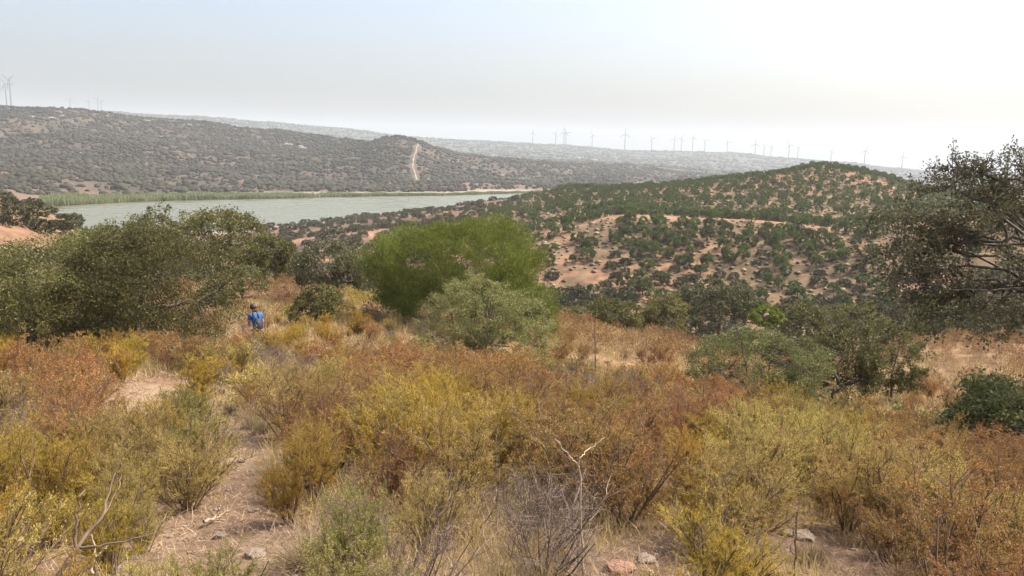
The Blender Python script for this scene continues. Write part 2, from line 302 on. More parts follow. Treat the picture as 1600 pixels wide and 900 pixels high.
# ------------------------------------------------------------------ ground
def ground():
    azf = np.radians(np.arange(-44, 44.001, .13)); azs = np.radians(np.concatenate((np.arange(-180, -44, 2.0), np.degrees(azf), np.arange(44.5, 180, 2.0))))
    rr = np.concatenate((np.linspace(.15, 12, 110), np.geomspace(12.1, 100, 150), np.geomspace(100.6, 560, 190), np.geomspace(563, 1750, 150), np.geomspace(1760, 4300, 60), np.geomspace(4330, 4900, 18), np.geomspace(4950, 8800, 14)))
    A, Rr = np.meshgrid(azs, rr); X = Rr * np.sin(A); Y = Rr * np.cos(A); Z = H(X, Y)
    nr, na = X.shape
    V = np.stack([X, Y, Z], -1).reshape(-1, 3); V = np.vstack([V, [[0, 0, float(H(0, 0))]]])
    i = np.arange(nr - 1)[:, None] * na; j = np.arange(na)[None]; j2 = (j + 1) % na
    F = np.stack([i + j, i + j2, i + na + j2, i + na + j], -1).reshape(-1, 4)
    F3 = np.stack([np.full(na, nr * na), j2[0], j[0]], -1)
    me = smooth(build_mesh('ground', [(V, F), (np.zeros((0, 3)), F3)] if False else [(V, F)]))
    x, y = V[:, 0], V[:, 1]; r = np.hypot(x, y); px = 800 + F_PX * np.tan(np.clip(np.arctan2(x, y), -.85, .85))
    c = lambda *a: np.array(a, float)[None]
    def mix(a, b, t): return a * (1 - t[:, None]) + b * t[:, None]
    n1 = fbm(x / 1.3, y / 1.3, 21, 3); n2 = fbm(x / 9, y / 9, 22, 4); n3 = fbm(x / 35, y / 35, 23, 4); n4 = fbm(x / 110, y / 110, 24, 4)
    near = mix(c(.26, .175, .115) + 0 * V, c(.35, .255, .165), ss(.4, .6, n1))
    near = mix(near, c(.24, .145, .075), ss(12, 22, r) * (.55 + .45 * ss(.38, .55, n2)))
    near = mix(near, c(.40, .28, .16), ss(14, 26, r) * ss(.58, .72, n1) * .6)
    valley = mix(c(.11, .10, .05) + 0 * V, c(.22, .15, .08), ss(.45, .6, n2))
    col = mix(near, valley, ss(52, 75, r))
    hill = mix(c(.34, .185, .105) + 0 * V, c(.20, .13, .075), ss(.40, .56, n3 * .6 + n2 * .4))
    n5 = fbm(x / 3.5, y / 3.5, 27, 4); hill = mix(hill, c(.30, .23, .14), ss(.52, .62, n5) * .3); hill = mix(hill, c(.12, .095, .055), ss(.52, .60, 1 - n5) * .7)
    hill = mix(hill, c(.36, .205, .125), ss(10, 3, np.abs(r - 251)) * ss(800, 860, px) * .9)
    pen = mix(c(.20, .125, .085) + 0 * V, c(.36, .20, .13), ss(.52, .66, n3)); pen = mix(pen, c(.11, .09, .06), ss(.45, .6, n2) * .8)
    hill = mix(pen, hill, ss(690, 800, px))
    bank = mix(c(.26, .155, .095) + 0 * V, c(.31, .23, .14), ss(.5, .65, n2))
    hill = mix(hill, bank, ss(170, 60, px) * ss(200, 170, r))
    col = mix(col, hill, ss(140, 175, r)); col = mix(col, bank, ss(170, 60, px) * ss(85, 105, r) * ss(200, 170, r))
    far = mix(c(.085, .073, .052) + 0 * V, c(.14, .105, .075), ss(.46, .6, n3)); far = mix(far, c(.28, .23, .17), ss(.60, .70, n4 * .5 + n2 * .5))
    far = mix(far, c(.23, .15, .11), ss(1150, 950, r) * ss(.46, .58, n4) * .8)
    col = mix(col, far, ss(560, 600, r)); col = mix(col, c(.085, .095, .065), ss(1900, 2300, r))
    col = mix(col, c(.42, .36, .26), ss(1.6, .2, np.abs(V[:, 2] + 39.6)) * ss(380, 400, r) * .8)
    at_ = me.color_attributes.new('soil', 'FLOAT_COLOR', 'POINT'); at_.data.foreach_set('color', np.hstack([col, np.ones((len(V), 1))]).astype(np.float32).ravel())
    m = bpy.data.materials.new('dry_soil'); m.use_nodes = True; t = m.node_tree; N = t.nodes; p = N['Principled BSDF']
    va = N.new('ShaderNodeVertexColor'); va.layer_name = 'soil'
    tc = N.new('ShaderNodeTexCoord'); n = N.new('ShaderNodeTexNoise'); n.inputs['Scale'].default_value = 9; n.inputs['Detail'].default_value = 8; n.inputs['Roughness'].default_value = .7
    nb = N.new('ShaderNodeTexNoise'); nb.inputs['Scale'].default_value = .35; nb.inputs['Detail'].default_value = 6
    t.links.new(tc.outputs['Object'], n.inputs[0]); t.links.new(tc.outputs['Object'], nb.inputs[0])
    ad = N.new('ShaderNodeMath'); ad.operation = 'ADD'; t.links.new(n.outputs[0], ad.inputs[0]); t.links.new(nb.outputs[0], ad.inputs[1])
    mr = N.new('ShaderNodeMapRange'); mr.inputs['From Min'].default_value = .75; mr.inputs['From Max'].default_value = 1.25; mr.inputs['To Min'].default_value = .42; mr.inputs['To Max'].default_value = .98
    t.links.new(ad.outputs[0], mr.inputs['Value'])
    vm = N.new('ShaderNodeVectorMath'); vm.operation = 'SCALE'; t.links.new(va.outputs[0], vm.inputs[0]); t.links.new(mr.outputs[0], vm.inputs['Scale'])
    t.links.new(vm.outputs[0], p.inputs['Base Color']); p.inputs['Roughness'].default_value = .95; p.inputs['Specular IOR Level'].default_value = .1
    b = N.new('ShaderNodeBump'); b.inputs['Distance'].default_value = .04; b.inputs['Strength'].default_value = .8; t.links.new(n.outputs[0], b.inputs['Height']); t.links.new(b.outputs[0], p.inputs['Normal'])
    me.materials.append(m)
    return tag(link('ground', me), 'dry tan and orange soil of the slopes and hills', kind='structure')
ground()

# lake
def lake():
    az = np.radians(np.linspace(-44, 12, 60)); rr = np.linspace(370, 1300, 40); A, R_ = np.meshgrid(az, rr)
    V = np.stack([R_ * np.sin(A), R_ * np.cos(A), np.full_like(R_, -40.0)], -1).reshape(-1, 3); na = len(az)
    i = np.arange(len(rr) - 1)[:, None] * na; j = np.arange(na - 1)[None]
    F = np.stack([i + j, i + j + 1, i + na + j + 1, i + na + j], -1).reshape(-1, 4)[:, ::-1]
    m = bpy.data.materials.new('lake_water'); m.use_nodes = True; t = m.node_tree; N = t.nodes; p = N['Principled BSDF']
    p.inputs['Base Color'].default_value = (.12, .12, .07, 1); p.inputs['Roughness'].default_value = .22; p.inputs['Specular IOR Level'].default_value = .5; p.inputs['IOR'].default_value = 1.33
    tc = N.new('ShaderNodeTexCoord'); mp = N.new('ShaderNodeMapping'); mp.inputs['Scale'].default_value = (.25, .6, 1); n = N.new('ShaderNodeTexNoise'); n.inputs['Scale'].default_value = 1.0; n.inputs['Detail'].default_value = 5
    t.links.new(tc.outputs['Object'], mp.inputs[0]); t.links.new(mp.outputs[0], n.inputs[0])
    b = N.new('ShaderNodeBump'); b.inputs['Distance'].default_value = .018; b.inputs['Strength'].default_value = .4; t.links.new(n.outputs[0], b.inputs['Height']); t.links.new(b.outputs[0], p.inputs['Normal'])
    n2 = N.new('ShaderNodeTexNoise'); mp2 = N.new('ShaderNodeMapping'); mp2.inputs['Scale'].default_value = (.006, .02, 1); t.links.new(tc.outputs['Object'], mp2.inputs[0]); t.links.new(mp2.outputs[0], n2.inputs[0])
    mr = N.new('ShaderNodeMapRange'); mr.inputs['From Min'].default_value = .4; mr.inputs['From Max'].default_value = .6; mr.inputs['To Min'].default_value = .16; mr.inputs['To Max'].default_value = .36
    t.links.new(n2.outputs[0], mr.inputs[0]); t.links.new(mr.outputs[0], p.inputs['Roughness'])
    tag(link('lake', build_mesh('lake', [(V, F)], [m])), 'green grey water of the reservoir', kind='structure')
lake()

# haze: even air around everything
def haze():
    bpy.ops.mesh.primitive_cube_add(size=1); o = bpy.context.object; o.name = 'haze'
    o.scale = (18600, 18600, 620); o.location = (0, 0, 0)
    m = bpy.data.materials.new('haze_air'); m.use_nodes = True; t = m.node_tree; t.nodes.clear()
    v = t.nodes.new('ShaderNodeVolumePrincipled'); v.inputs['Density'].default_value = HAZE_DENSITY; v.inputs['Color'].default_value = (*HAZE_COLOR, 1); v.inputs['Anisotropy'].default_value = .1
    oo = t.nodes.new('ShaderNodeOutputMaterial'); t.links.new(v.outputs[0], oo.inputs['Volume']); o.data.materials.append(m)
    tag(o, 'pale summer haze in the air', kind='stuff')
haze()

# ------------------------------------------------------------------ trees
def crown_clumps(rx, ry, rz, n, rng, lobes=7, bottom=-.55, amp=1.0):
    """centres of leaf clumps: a lumpy half-open shell, z from bottom*rz to rz"""
    ld = norm(rng.normal(size=(lobes, 3)) * [1, 1, .7]); ls = rng.uniform(.15, .42, lobes) * amp
    P = []
    while len(P) < n:
        d = norm(rng.normal(size=3)); 
        if d[2] < bottom: d[2] = rng.uniform(bottom, 0); d = norm(d)
        sh = .74 + sum(s * max(0, (d @ l) - .55) / .45 for l, s in zip(ld, ls)) + rng.uniform(-.05, .05)
        q = sh * rng.uniform(.45, 1) ** .5
        w_ = 1 if d[2] > 0 else 1 / max(.35, math.sqrt(1 - d[2] ** 2)) ** .75
        P.append(d * q * [rx * w_, ry * w_, rz * (1 if d[2] > 0 else 1.28)])
    return np.array(P)
def tree_meshes(name, rx, ry, rz, hc, nclump, nleaf, lsize, crad, mat, seed, trunk_r=.18, lean=(0, 0), bottom=-.6, lobes=7, droop=.0, nlimb=5, wratio=.55, upright=False, base=(0, 0, 0), amp=1.0):
    """returns crown mesh and trunk mesh; hc = height of crown centre"""
    rng = np.random.default_rng(seed)
    cl = crown_clumps(rx, ry, rz, nclump, rng, lobes, bottom, amp) + [lean[0], lean[1], hc]
    Cn = np.repeat(cl, nleaf, 0)
    rad = np.repeat(rng.uniform(.55, 1.25, nclump), nleaf)[:, None] * crad
    off = norm(rng.normal(size=(len(Cn), 3))) * (rng.uniform(0, 1, (len(Cn), 1)) ** .5) * rad * [1, 1, .75]
    D = rng.normal(size=(len(Cn), 3)) + off / crad * .8 + [0, 0, .3 - droop]
    if upright: D = rng.normal(size=(len(Cn), 3)) * .6 + [0, 0, .8] + norm(Cn - [0, 0, 0]) * .5
    P = Cn + off
    P[:, 2] = np.maximum(P[:, 2], .05)
    LV = leaves(P, D, rng.uniform(.7, 1.3, len(P)) * lsize, rng.uniform(.7, 1.3, len(P)) * lsize * wratio, rng, .08)
    # trunk and limbs
    th = max(.35, (hc - rz * .55)); B = np.array(base, float)
    top = np.array([lean[0] * .4, lean[1] * .4, th])
    tp = np.linspace(0, 1, 6)[:, None]; TP = (B * (1 - tp) + top * tp + np.sin(tp * 3.0) * rng.normal(size=(1, 3)) * [.12, .12, 0])[None]
    TV = tubes(TP, np.linspace(1.35, .8, 6)[None] * trunk_r, 8)
    parts = [TV]
    k = min(nlimb, nclump); idx = rng.choice(nclump, k, False); ends = cl[idx] * [1, 1, 1]
    u = np.linspace(0, 1, 7)[None, :, None]; S = np.repeat(TP[:, -1], k, 0)[:, None]
    mid = (S[:, 0] + ends) / 2 + rng.normal(size=(k, 3)) * .12 * rx + [0, 0, .08 * rz]
    LP = (1 - u) ** 2 * S + 2 * u * (1 - u) * mid[:, None] + u * u * ends[:, None]
    LP[:, 1:-1] += rng.normal(size=LP[:, 1:-1].shape) * .02 * rx
    parts.append(tubes(LP, np.linspace(.62, .18, 7)[None] * trunk_r * np.ones((k, 1)), 5))
    # every clump hangs on a branch that leaves its nearest limb
    m = min(nclump, 160); tg = cl[rng.choice(nclump, m, False)]
    d = np.linalg.norm(LP[:, None, 2:] - tg[None, :, None], axis=-1)  # k,m,5
    fi = d.transpose(1, 0, 2).reshape(m, -1).argmin(1); li, ki = fi // 5, fi % 5 + 2
    S2 = LP[li, ki][:, None]; md = (S2[:, 0] + tg) / 2 + rng.normal(size=(m, 3)) * .06 * rx
    u = np.linspace(0, 1, 5)[None, :, None]; BP = (1 - u) ** 2 * S2 + 2 * u * (1 - u) * md[:, None] + u * u * tg[:, None]
    parts.append(tubes(BP, np.linspace(.2, .05, 5)[None] * trunk_r * np.ones((m, 1)), 3))
    return build_mesh(name + '_crown', [LV], [mat]), smooth(build_mesh(name + '_trunk', parts, [M_bark]))
def make_tree(name, meshes, loc, label, cat, rot=0, scale=1, group=None):
    e = link(name, None, loc=loc); e.rotation_euler = (0, 0, rot)
    e.scale = scale if hasattr(scale, '__len__') else (scale,) * 3
    link('crown', meshes[0], e); link('trunk', meshes[1], e)
    return tag(e, label, cat, group)
def size_at(px, r): return px / F_PX * r
occupied = []          # (x, y, radius) kept free of shrubs
def put_tree(name, spec, pxc, r, wpx, ytop, label, cat='tree', seed=1, mat=None, nclump=220, nleaf=60, lsize=.10, crad=None, bottom=-.6, droop=0, trunk_r=None, depth=1.0, upright=False, wratio=.55, nlimb=6, ybot=None, lobes=7, group=None, occ=.75, amp=1.0):
    p = at(pxc, 400, r); depthd = float(np.array(p) @ FW)
    ztop = -(ytop - hor(pxc)) / F_PX * r; h = ztop - p.z; W = wpx / F_PX * r
    zb = (-(ybot - hor(pxc)) / F_PX * r - p.z) if ybot else h * .12
    zb = max(zb, .0); hc = (h + zb) / 2 + .05 * h; rz = h - hc
    crad = crad or W * .085
    rx = W / 2 - crad * .3; 
    ms = tree_meshes(name, rx, rx * depth, rz * 1.12, hc, nclump, nleaf, lsize, crad, mat, seed, trunk_r or W * .025, bottom=bottom, droop=droop, upright=upright, wratio=wratio, nlimb=nlimb, lobes=lobes, amp=amp)
    occupied.append((p.x, p.y, W / 2 * occ))
    return make_tree(name, ms, p, label, cat, group=group)

put_tree('holm_oak', 0, 45, 34, 270, 352, 'wide dark holm oak with low branches at the left edge', seed=11, mat=M_oak, nclump=460, nleaf=120, lsize=.085, ybot=545, trunk_r=.17, crad=.62, bottom=-.9)
put_tree('holm_oak', 0, 212, 33, 225, 326, 'tall full olive green oak just left of the person, leaning trunk showing', seed=23, mat=M_oak, nclump=460, nleaf=120, lsize=.085, ybot=535, trunk_r=.17, crad=.55, bottom=-.9)
put_tree('holm_oak', 0, 345, 64, 150, 314, 'domed dark oak behind the clearing with the lake right behind its top', seed=5, mat=M_oak, nclump=200, nleaf=60, lsize=.19, ybot=425)
put_tree('holm_oak', 0, 238, 74, 110, 314, 'rounded oak top rising above the big left oak against the water', seed=6, mat=M_oak, nclump=130, nleaf=55, lsize=.2, ybot=430)
put_tree('holm_oak', 0, 160, 86, 120, 328, 'flat topped olive oak between the red bank and the big left oaks', seed=7, mat=M_oak, nclump=130, nleaf=50, lsize=.22, ybot=420)
put_tree('holm_oak', 0, 415, 60, 100, 362, 'grey green oak at the far right of the clearing, under the lake shore', seed=8, mat=M_oak, nclump=150, nleaf=55, lsize=.18, ybot=445)
put_tree('holm_oak', 0, 512, 50, 118, 376, 'brownish oak with open dark branches left of the bright green bush', seed=9, mat=M_oakd, nclump=170, nleaf=60, lsize=.16, ybot=460)
put_tree('small_oak', 0, 496, 37, 80, 434, 'small round olive tree on thin trunk standing right of the person', seed=10, mat=M_oak, nclump=110, nleaf=60, lsize=.11, ybot=500, trunk_r=.06)
put_tree('oak_bush', 0, 378, 50, 66, 412, 'low grey oak bush at the top of the clearing', 'bush', seed=12, mat=M_oakp, nclump=70, nleaf=50, lsize=.13)
put_tree('oak_bush', 0, 330, 43, 60, 434, 'low green oak bush at the right foot of the big left oak', 'bush', seed=13, mat=M_oak, nclump=80, nleaf=50, lsize=.12)
put_tree('green_bush', 0, 710, 41, 300, 346, 'huge domed bright green bush in the middle of the field', 'bush', seed=14, mat=M_bush, nclump=1000, nleaf=90, lsize=.17, crad=.62, bottom=-.95, upright=True, wratio=.2, ybot=530, trunk_r=.045, lobes=14, occ=.85, amp=.38, nlimb=20)
put_tree('green_bush', 0, 822, 38, 105, 455, 'lower right flank bush of bright green beside the silver oak', 'bush', seed=15, mat=M_bush, nclump=150, nleaf=80, lsize=.15, crad=.5, bottom=-.75, upright=True, wratio=.22, ybot=530, trunk_r=.07)
put_tree('silver_oak', 0, 765, 26.5, 215, 438, 'silvery small leaved young oak in front of the bright green bush', seed=16, mat=M_oakp, nclump=380, nleaf=110, lsize=.055, ybot=590, trunk_r=.06, crad=.23, occ=1.2)
put_tree('oak_bush', 0, 898, 52, 60, 478, 'small pale green oak bush just right of the bright green bush', 'bush', seed=17, mat=M_oak, nclump=70, nleaf=50, lsize=.14, ybot=522)
put_tree('oak_bush', 0, 962, 49, 95, 470, 'dense domed green oak bush behind the field skyline', 'bush', seed=18, mat=M_oak, nclump=140, nleaf=60, lsize=.14, ybot=528)
put_tree('oak_bush', 0, 1038, 52, 85, 460, 'loose green oak bush right of the dense domed one', 'bush', seed=19, mat=M_oak, nclump=110, nleaf=50, lsize=.15, ybot=528)
put_tree('holm_oak', 0, 1130, 62, 125, 434, 'dark spreading oak behind the centre right field edge', seed=20, mat=M_oakd, nclump=190, nleaf=60, lsize=.18, ybot=505)
put_tree('green_bush', 0, 1206, 60, 56, 470, 'yellow green bush right of the dark spreading oak', 'bush', seed=21, mat=M_bush, nclump=70, nleaf=60, lsize=.17, ybot=510)
for i, (x, r, w_, yt, mt, sd_) in enumerate([(1262, 70, 90, 462, M_oak, 22), (1340, 74, 100, 458, M_oak, 24), (1410, 78, 90, 452, M_oakd, 25), (1490, 72, 110, 440, M_oak, 26), (1575, 70, 120, 430, M_oakd, 27)]):
    put_tree('holm_oak', 0, x, r, w_, yt, ['grey green oak leftmost of the row behind the right field', 'broad grey green oak second from the left in the row behind the right field', 'oak in the middle of the row behind the right field', 'oak behind the dry slope at right, under the hanging branches', 'oak at the right edge behind the dry slope'][i], seed=sd_, mat=mt, nclump=120, nleaf=50, lsize=.19, ybot=515)
put_tree('silver_oak', 0, 1198, 22, 215, 505, 'pale grey green rounded oak in front of the right hand field', seed=28, mat=M_oakp, nclump=380, nleaf=110, lsize=.05, ybot=650, trunk_r=.05, crad=.20, occ=1.25)
put_tree('holm_oak', 0, 1332, 30, 145, 488, 'dark oak with a forked black trunk on the right slope', seed=29, mat=M_oak, nclump=220, nleaf=70, lsize=.09, ybot=625, trunk_r=.11, bottom=-.8)
put_tree('small_oak', 0, 1414, 33, 95, 503, 'slim trunked olive tree right of the forked dark oak', seed=30, mat=M_oak, nclump=120, nleaf=60, lsize=.09, ybot=610, trunk_r=.05, bottom=-.75)
put_tree('oak_bush', 0, 1492, 19, 110, 612, 'low grey green oak bush at the right beside the dark overhanging tree', 'bush', seed=31, mat=M_oakp, nclump=110, nleaf=60, lsize=.06, ybot=680, trunk_r=.04)
put_tree('oak_bush', 0, 1335, 16, 90, 622, 'leafy green shrub below the forked dark oak', 'bush', seed=32, mat=M_grn, nclump=90, nleaf=70, lsize=.05, ybot=700, trunk_r=.03, crad=.15, upright=True, wratio=.3)
put_tree('holm_oak', 0, 1625, 13, 240, 548, 'dark dense low oak crown at the right edge', seed=33, mat=M_oakp, nclump=260, nleaf=90, lsize=.055, ybot=720, trunk_r=.07, crad=.22)

# big overhanging oak at the right edge
def big_right():
    rng = np.random.default_rng(77); r = 15.0
    p = at(1750, 400, r); hc = -(368 - hor(1700)) / F_PX * r - p.z
    ms = list(tree_meshes('overhanging_oak', 3.25, 2.1, 1.4, hc, 420, 80, .055, .30, M_oakd, 78, .045, bottom=-.8, lobes=14, droop=.2, nlimb=26, amp=.6))
    # twiggy hanging sprays reaching left over the field
    sp = [(1500, 262, .0), (1545, 290, .3), (1470, 290, -.3), (1590, 262, .2), (1430, 330, .2), (1410, 400, 0), (1460, 420, .3), (1400, 440, -.2), (1450, 360, .1), (1500, 450, .1), (1560, 470, .2), (1520, 330, .4), (1480, 250, .1), (1535, 258, 0), (1388, 370, .2), (1440, 385, -.1), (1590, 500, 0), (1420, 470, 0)]
    LS = []; TW = []
    for (x, y, dr) in sp:
        rr_ = r + dr * 2 - .5; d = ray(x, y); hd = math.hypot(d[0], d[1]); e = d / hd * rr_ - np.array(p)
        s = np.array([-.6, 0, hc - .3]) + rng.normal(size=3) * .4
        u = np.linspace(0, 1, 9)[None, :, None]; md = (s + e) / 2 + [0, 0, .25] + rng.normal(size=3) * .15
        P = (1 - u) ** 2 * s + 2 * u * (1 - u) * md + u * u * e; P[:, 1:-1] += rng.normal(size=(1, 7, 3)) * .05
        TW.append((P, np.linspace(.03, .008, 9)[None]))
        st, tg = pick(P, rng.uniform(.55, 1, (1, 26))); sub = grow(st, tg * .6 + rng.normal(size=(26, 3)) * .8, rng.uniform(.2, .55, 26), 5, -.1, .12, rng)
        TW.append((sub, np.linspace(.008, .003, 5)[None] * np.ones((26, 1))))
        q, tq = pick(sub, rng.uniform(.2, 1, (26, 44)))
        LS.append(leaves(q + rng.normal(size=q.shape) * .03, tq * .5 + rng.normal(size=q.shape), rng.uniform(.03, .055, len(q)), rng.uniform(.016, .028, len(q)), rng, .1))
    cr = build_mesh('overhanging_sprays', LS, [M_oakd]); tw = build_mesh('hanging_branches', [tubes(P, R_, 4) for P, R_ in TW], [M_bark])
    e = make_tree('holm_oak', ms, p, 'big dark oak whose branches hang into the picture at the upper right', 'tree')
    link('hanging_foliage', cr, e); link('branch', tw, e)
    occupied.append((p.x, p.y, 2.0))
big_right()

# ------------------------------------------------------------------ mid distance pines and scrub
rngA = np.random.default_rng(404)
def ball_tree(seed, mat, n, ls, trunk, squash=.8, wob=.12):
    rng = np.random.default_rng(seed); cl = crown_clumps(.56, .56, .5 * squash, 60, rng, 5, -.8, .3)
    Cn = np.repeat(cl, n, 0); off = norm(rng.normal(size=Cn.shape)) * rng.uniform(0, wob, (len(Cn), 1))
    z0 = .38 if trunk else .30 * squash + .08
    P = Cn + off + [0, 0, z0 + .22 if trunk else z0]
    P[:, 2] = np.maximum(P[:, 2], .01)
    L = leaves(P, off + norm(Cn) * .08 + rng.normal(size=Cn.shape) * .04 + [0, 0, .04], rng.uniform(.7, 1.3, len(P)) * ls, rng.uniform(.7, 1.3, len(P)) * ls * .6, rng, .1)
    T = tubes(np.array([[[0, 0, -.05], [.01, 0, .25], [0, .01, .6]]]), np.array([[.045, .035, .02]]) if trunk else np.array([[.03, .02, .01]]), 5)
    return L, T
pine_v = [ball_tree(500 + i, M_pine, 20, .105, True, .82, .09) for i in range(5)]
scrub_v = [ball_tree(520 + i, M_scrub, 16, .11, False, .8, .10) for i in range(6)]
pine_p = [(build_mesh('pine_crown', [v[0]], [M_pine]), build_mesh('pine_trunk', [v[1]], [M_bark])) for v in pine_v]
scrub_m = [build_mesh('scrub', [v[0]], [M_scrub]) for v in scrub_v]
scrub_t = [build_mesh('scrub_trunk', [v[1]], [M_bark]) for v in scrub_v]

def visible_order(P, h):
    """apparent size, those hidden behind ground pushed back"""
    r = np.linalg.norm(P[:, :2], axis=1); top = P + np.stack([0 * h, 0 * h, h], 1)
    vis = np.ones(len(P), bool)
    for t in np.linspace(.05, .97, 60):
        q = top * t; vis &= (q[:, 2] > H(q[:, 0], q[:, 1]))
    px, py = proj(top); inf = (px > -15) & (px < 1615) & (py > 0) & (py < 930)
    return h / r, vis & inf
def scatter_polar(n, a0, a1, r0, r1, mind, rng):
    """well spaced points in a sector"""
    cell = {}; res = []
    A = np.radians(rng.uniform(a0, a1, n)); R_ = np.sqrt(rng.uniform(r0 * r0, r1 * r1, n)); X = R_ * np.sin(A); Y = R_ * np.cos(A)
    for x, y in zip(X, Y):
        k = (int(x // mind), int(y // mind)); ok = True
        for i in (-1, 0, 1):
            for j in (-1, 0, 1):
                for (a, b) in cell.get((k[0] + i, k[1] + j), ()):
                    if (a - x) ** 2 + (b - y) ** 2 < mind * mind: ok = False; break
                if not ok: break
            if not ok: break
        if ok: cell.setdefault(k, []).append((x, y)); res.append((x, y))
    return np.array(res)
def bulk(variants_, P, S, rng, name, mats, label, cat):
    parts = []
    n = len(P); which = rng.integers(0, len(variants_), n); a = rng.uniform(0, 6.28, n)
    for k, v in enumerate(variants_):
        s = which == k
        if not s.any(): continue
        for mi, (V, F) in enumerate(v):
            if mi >= len(mats): continue
            c, sn = np.cos(a[s])[:, None], np.sin(a[s])[:, None]
            W = np.stack([V[None, :, 0] * c - V[None, :, 1] * sn, V[None, :, 0] * sn + V[None, :, 1] * c, np.broadcast_to(V[None, :, 2], (s.sum(), len(V)))], -1)
            W = W * S[s][:, None] + P[s][:, None]; m = s.sum()
            parts.append((W.reshape(-1, 3), (F[None] + len(V) * np.arange(m)[:, None, None]).reshape(-1, F.shape[1]), mi))
    return tag(link(name, build_mesh(name, parts, mats)), label, cat, kind='stuff')

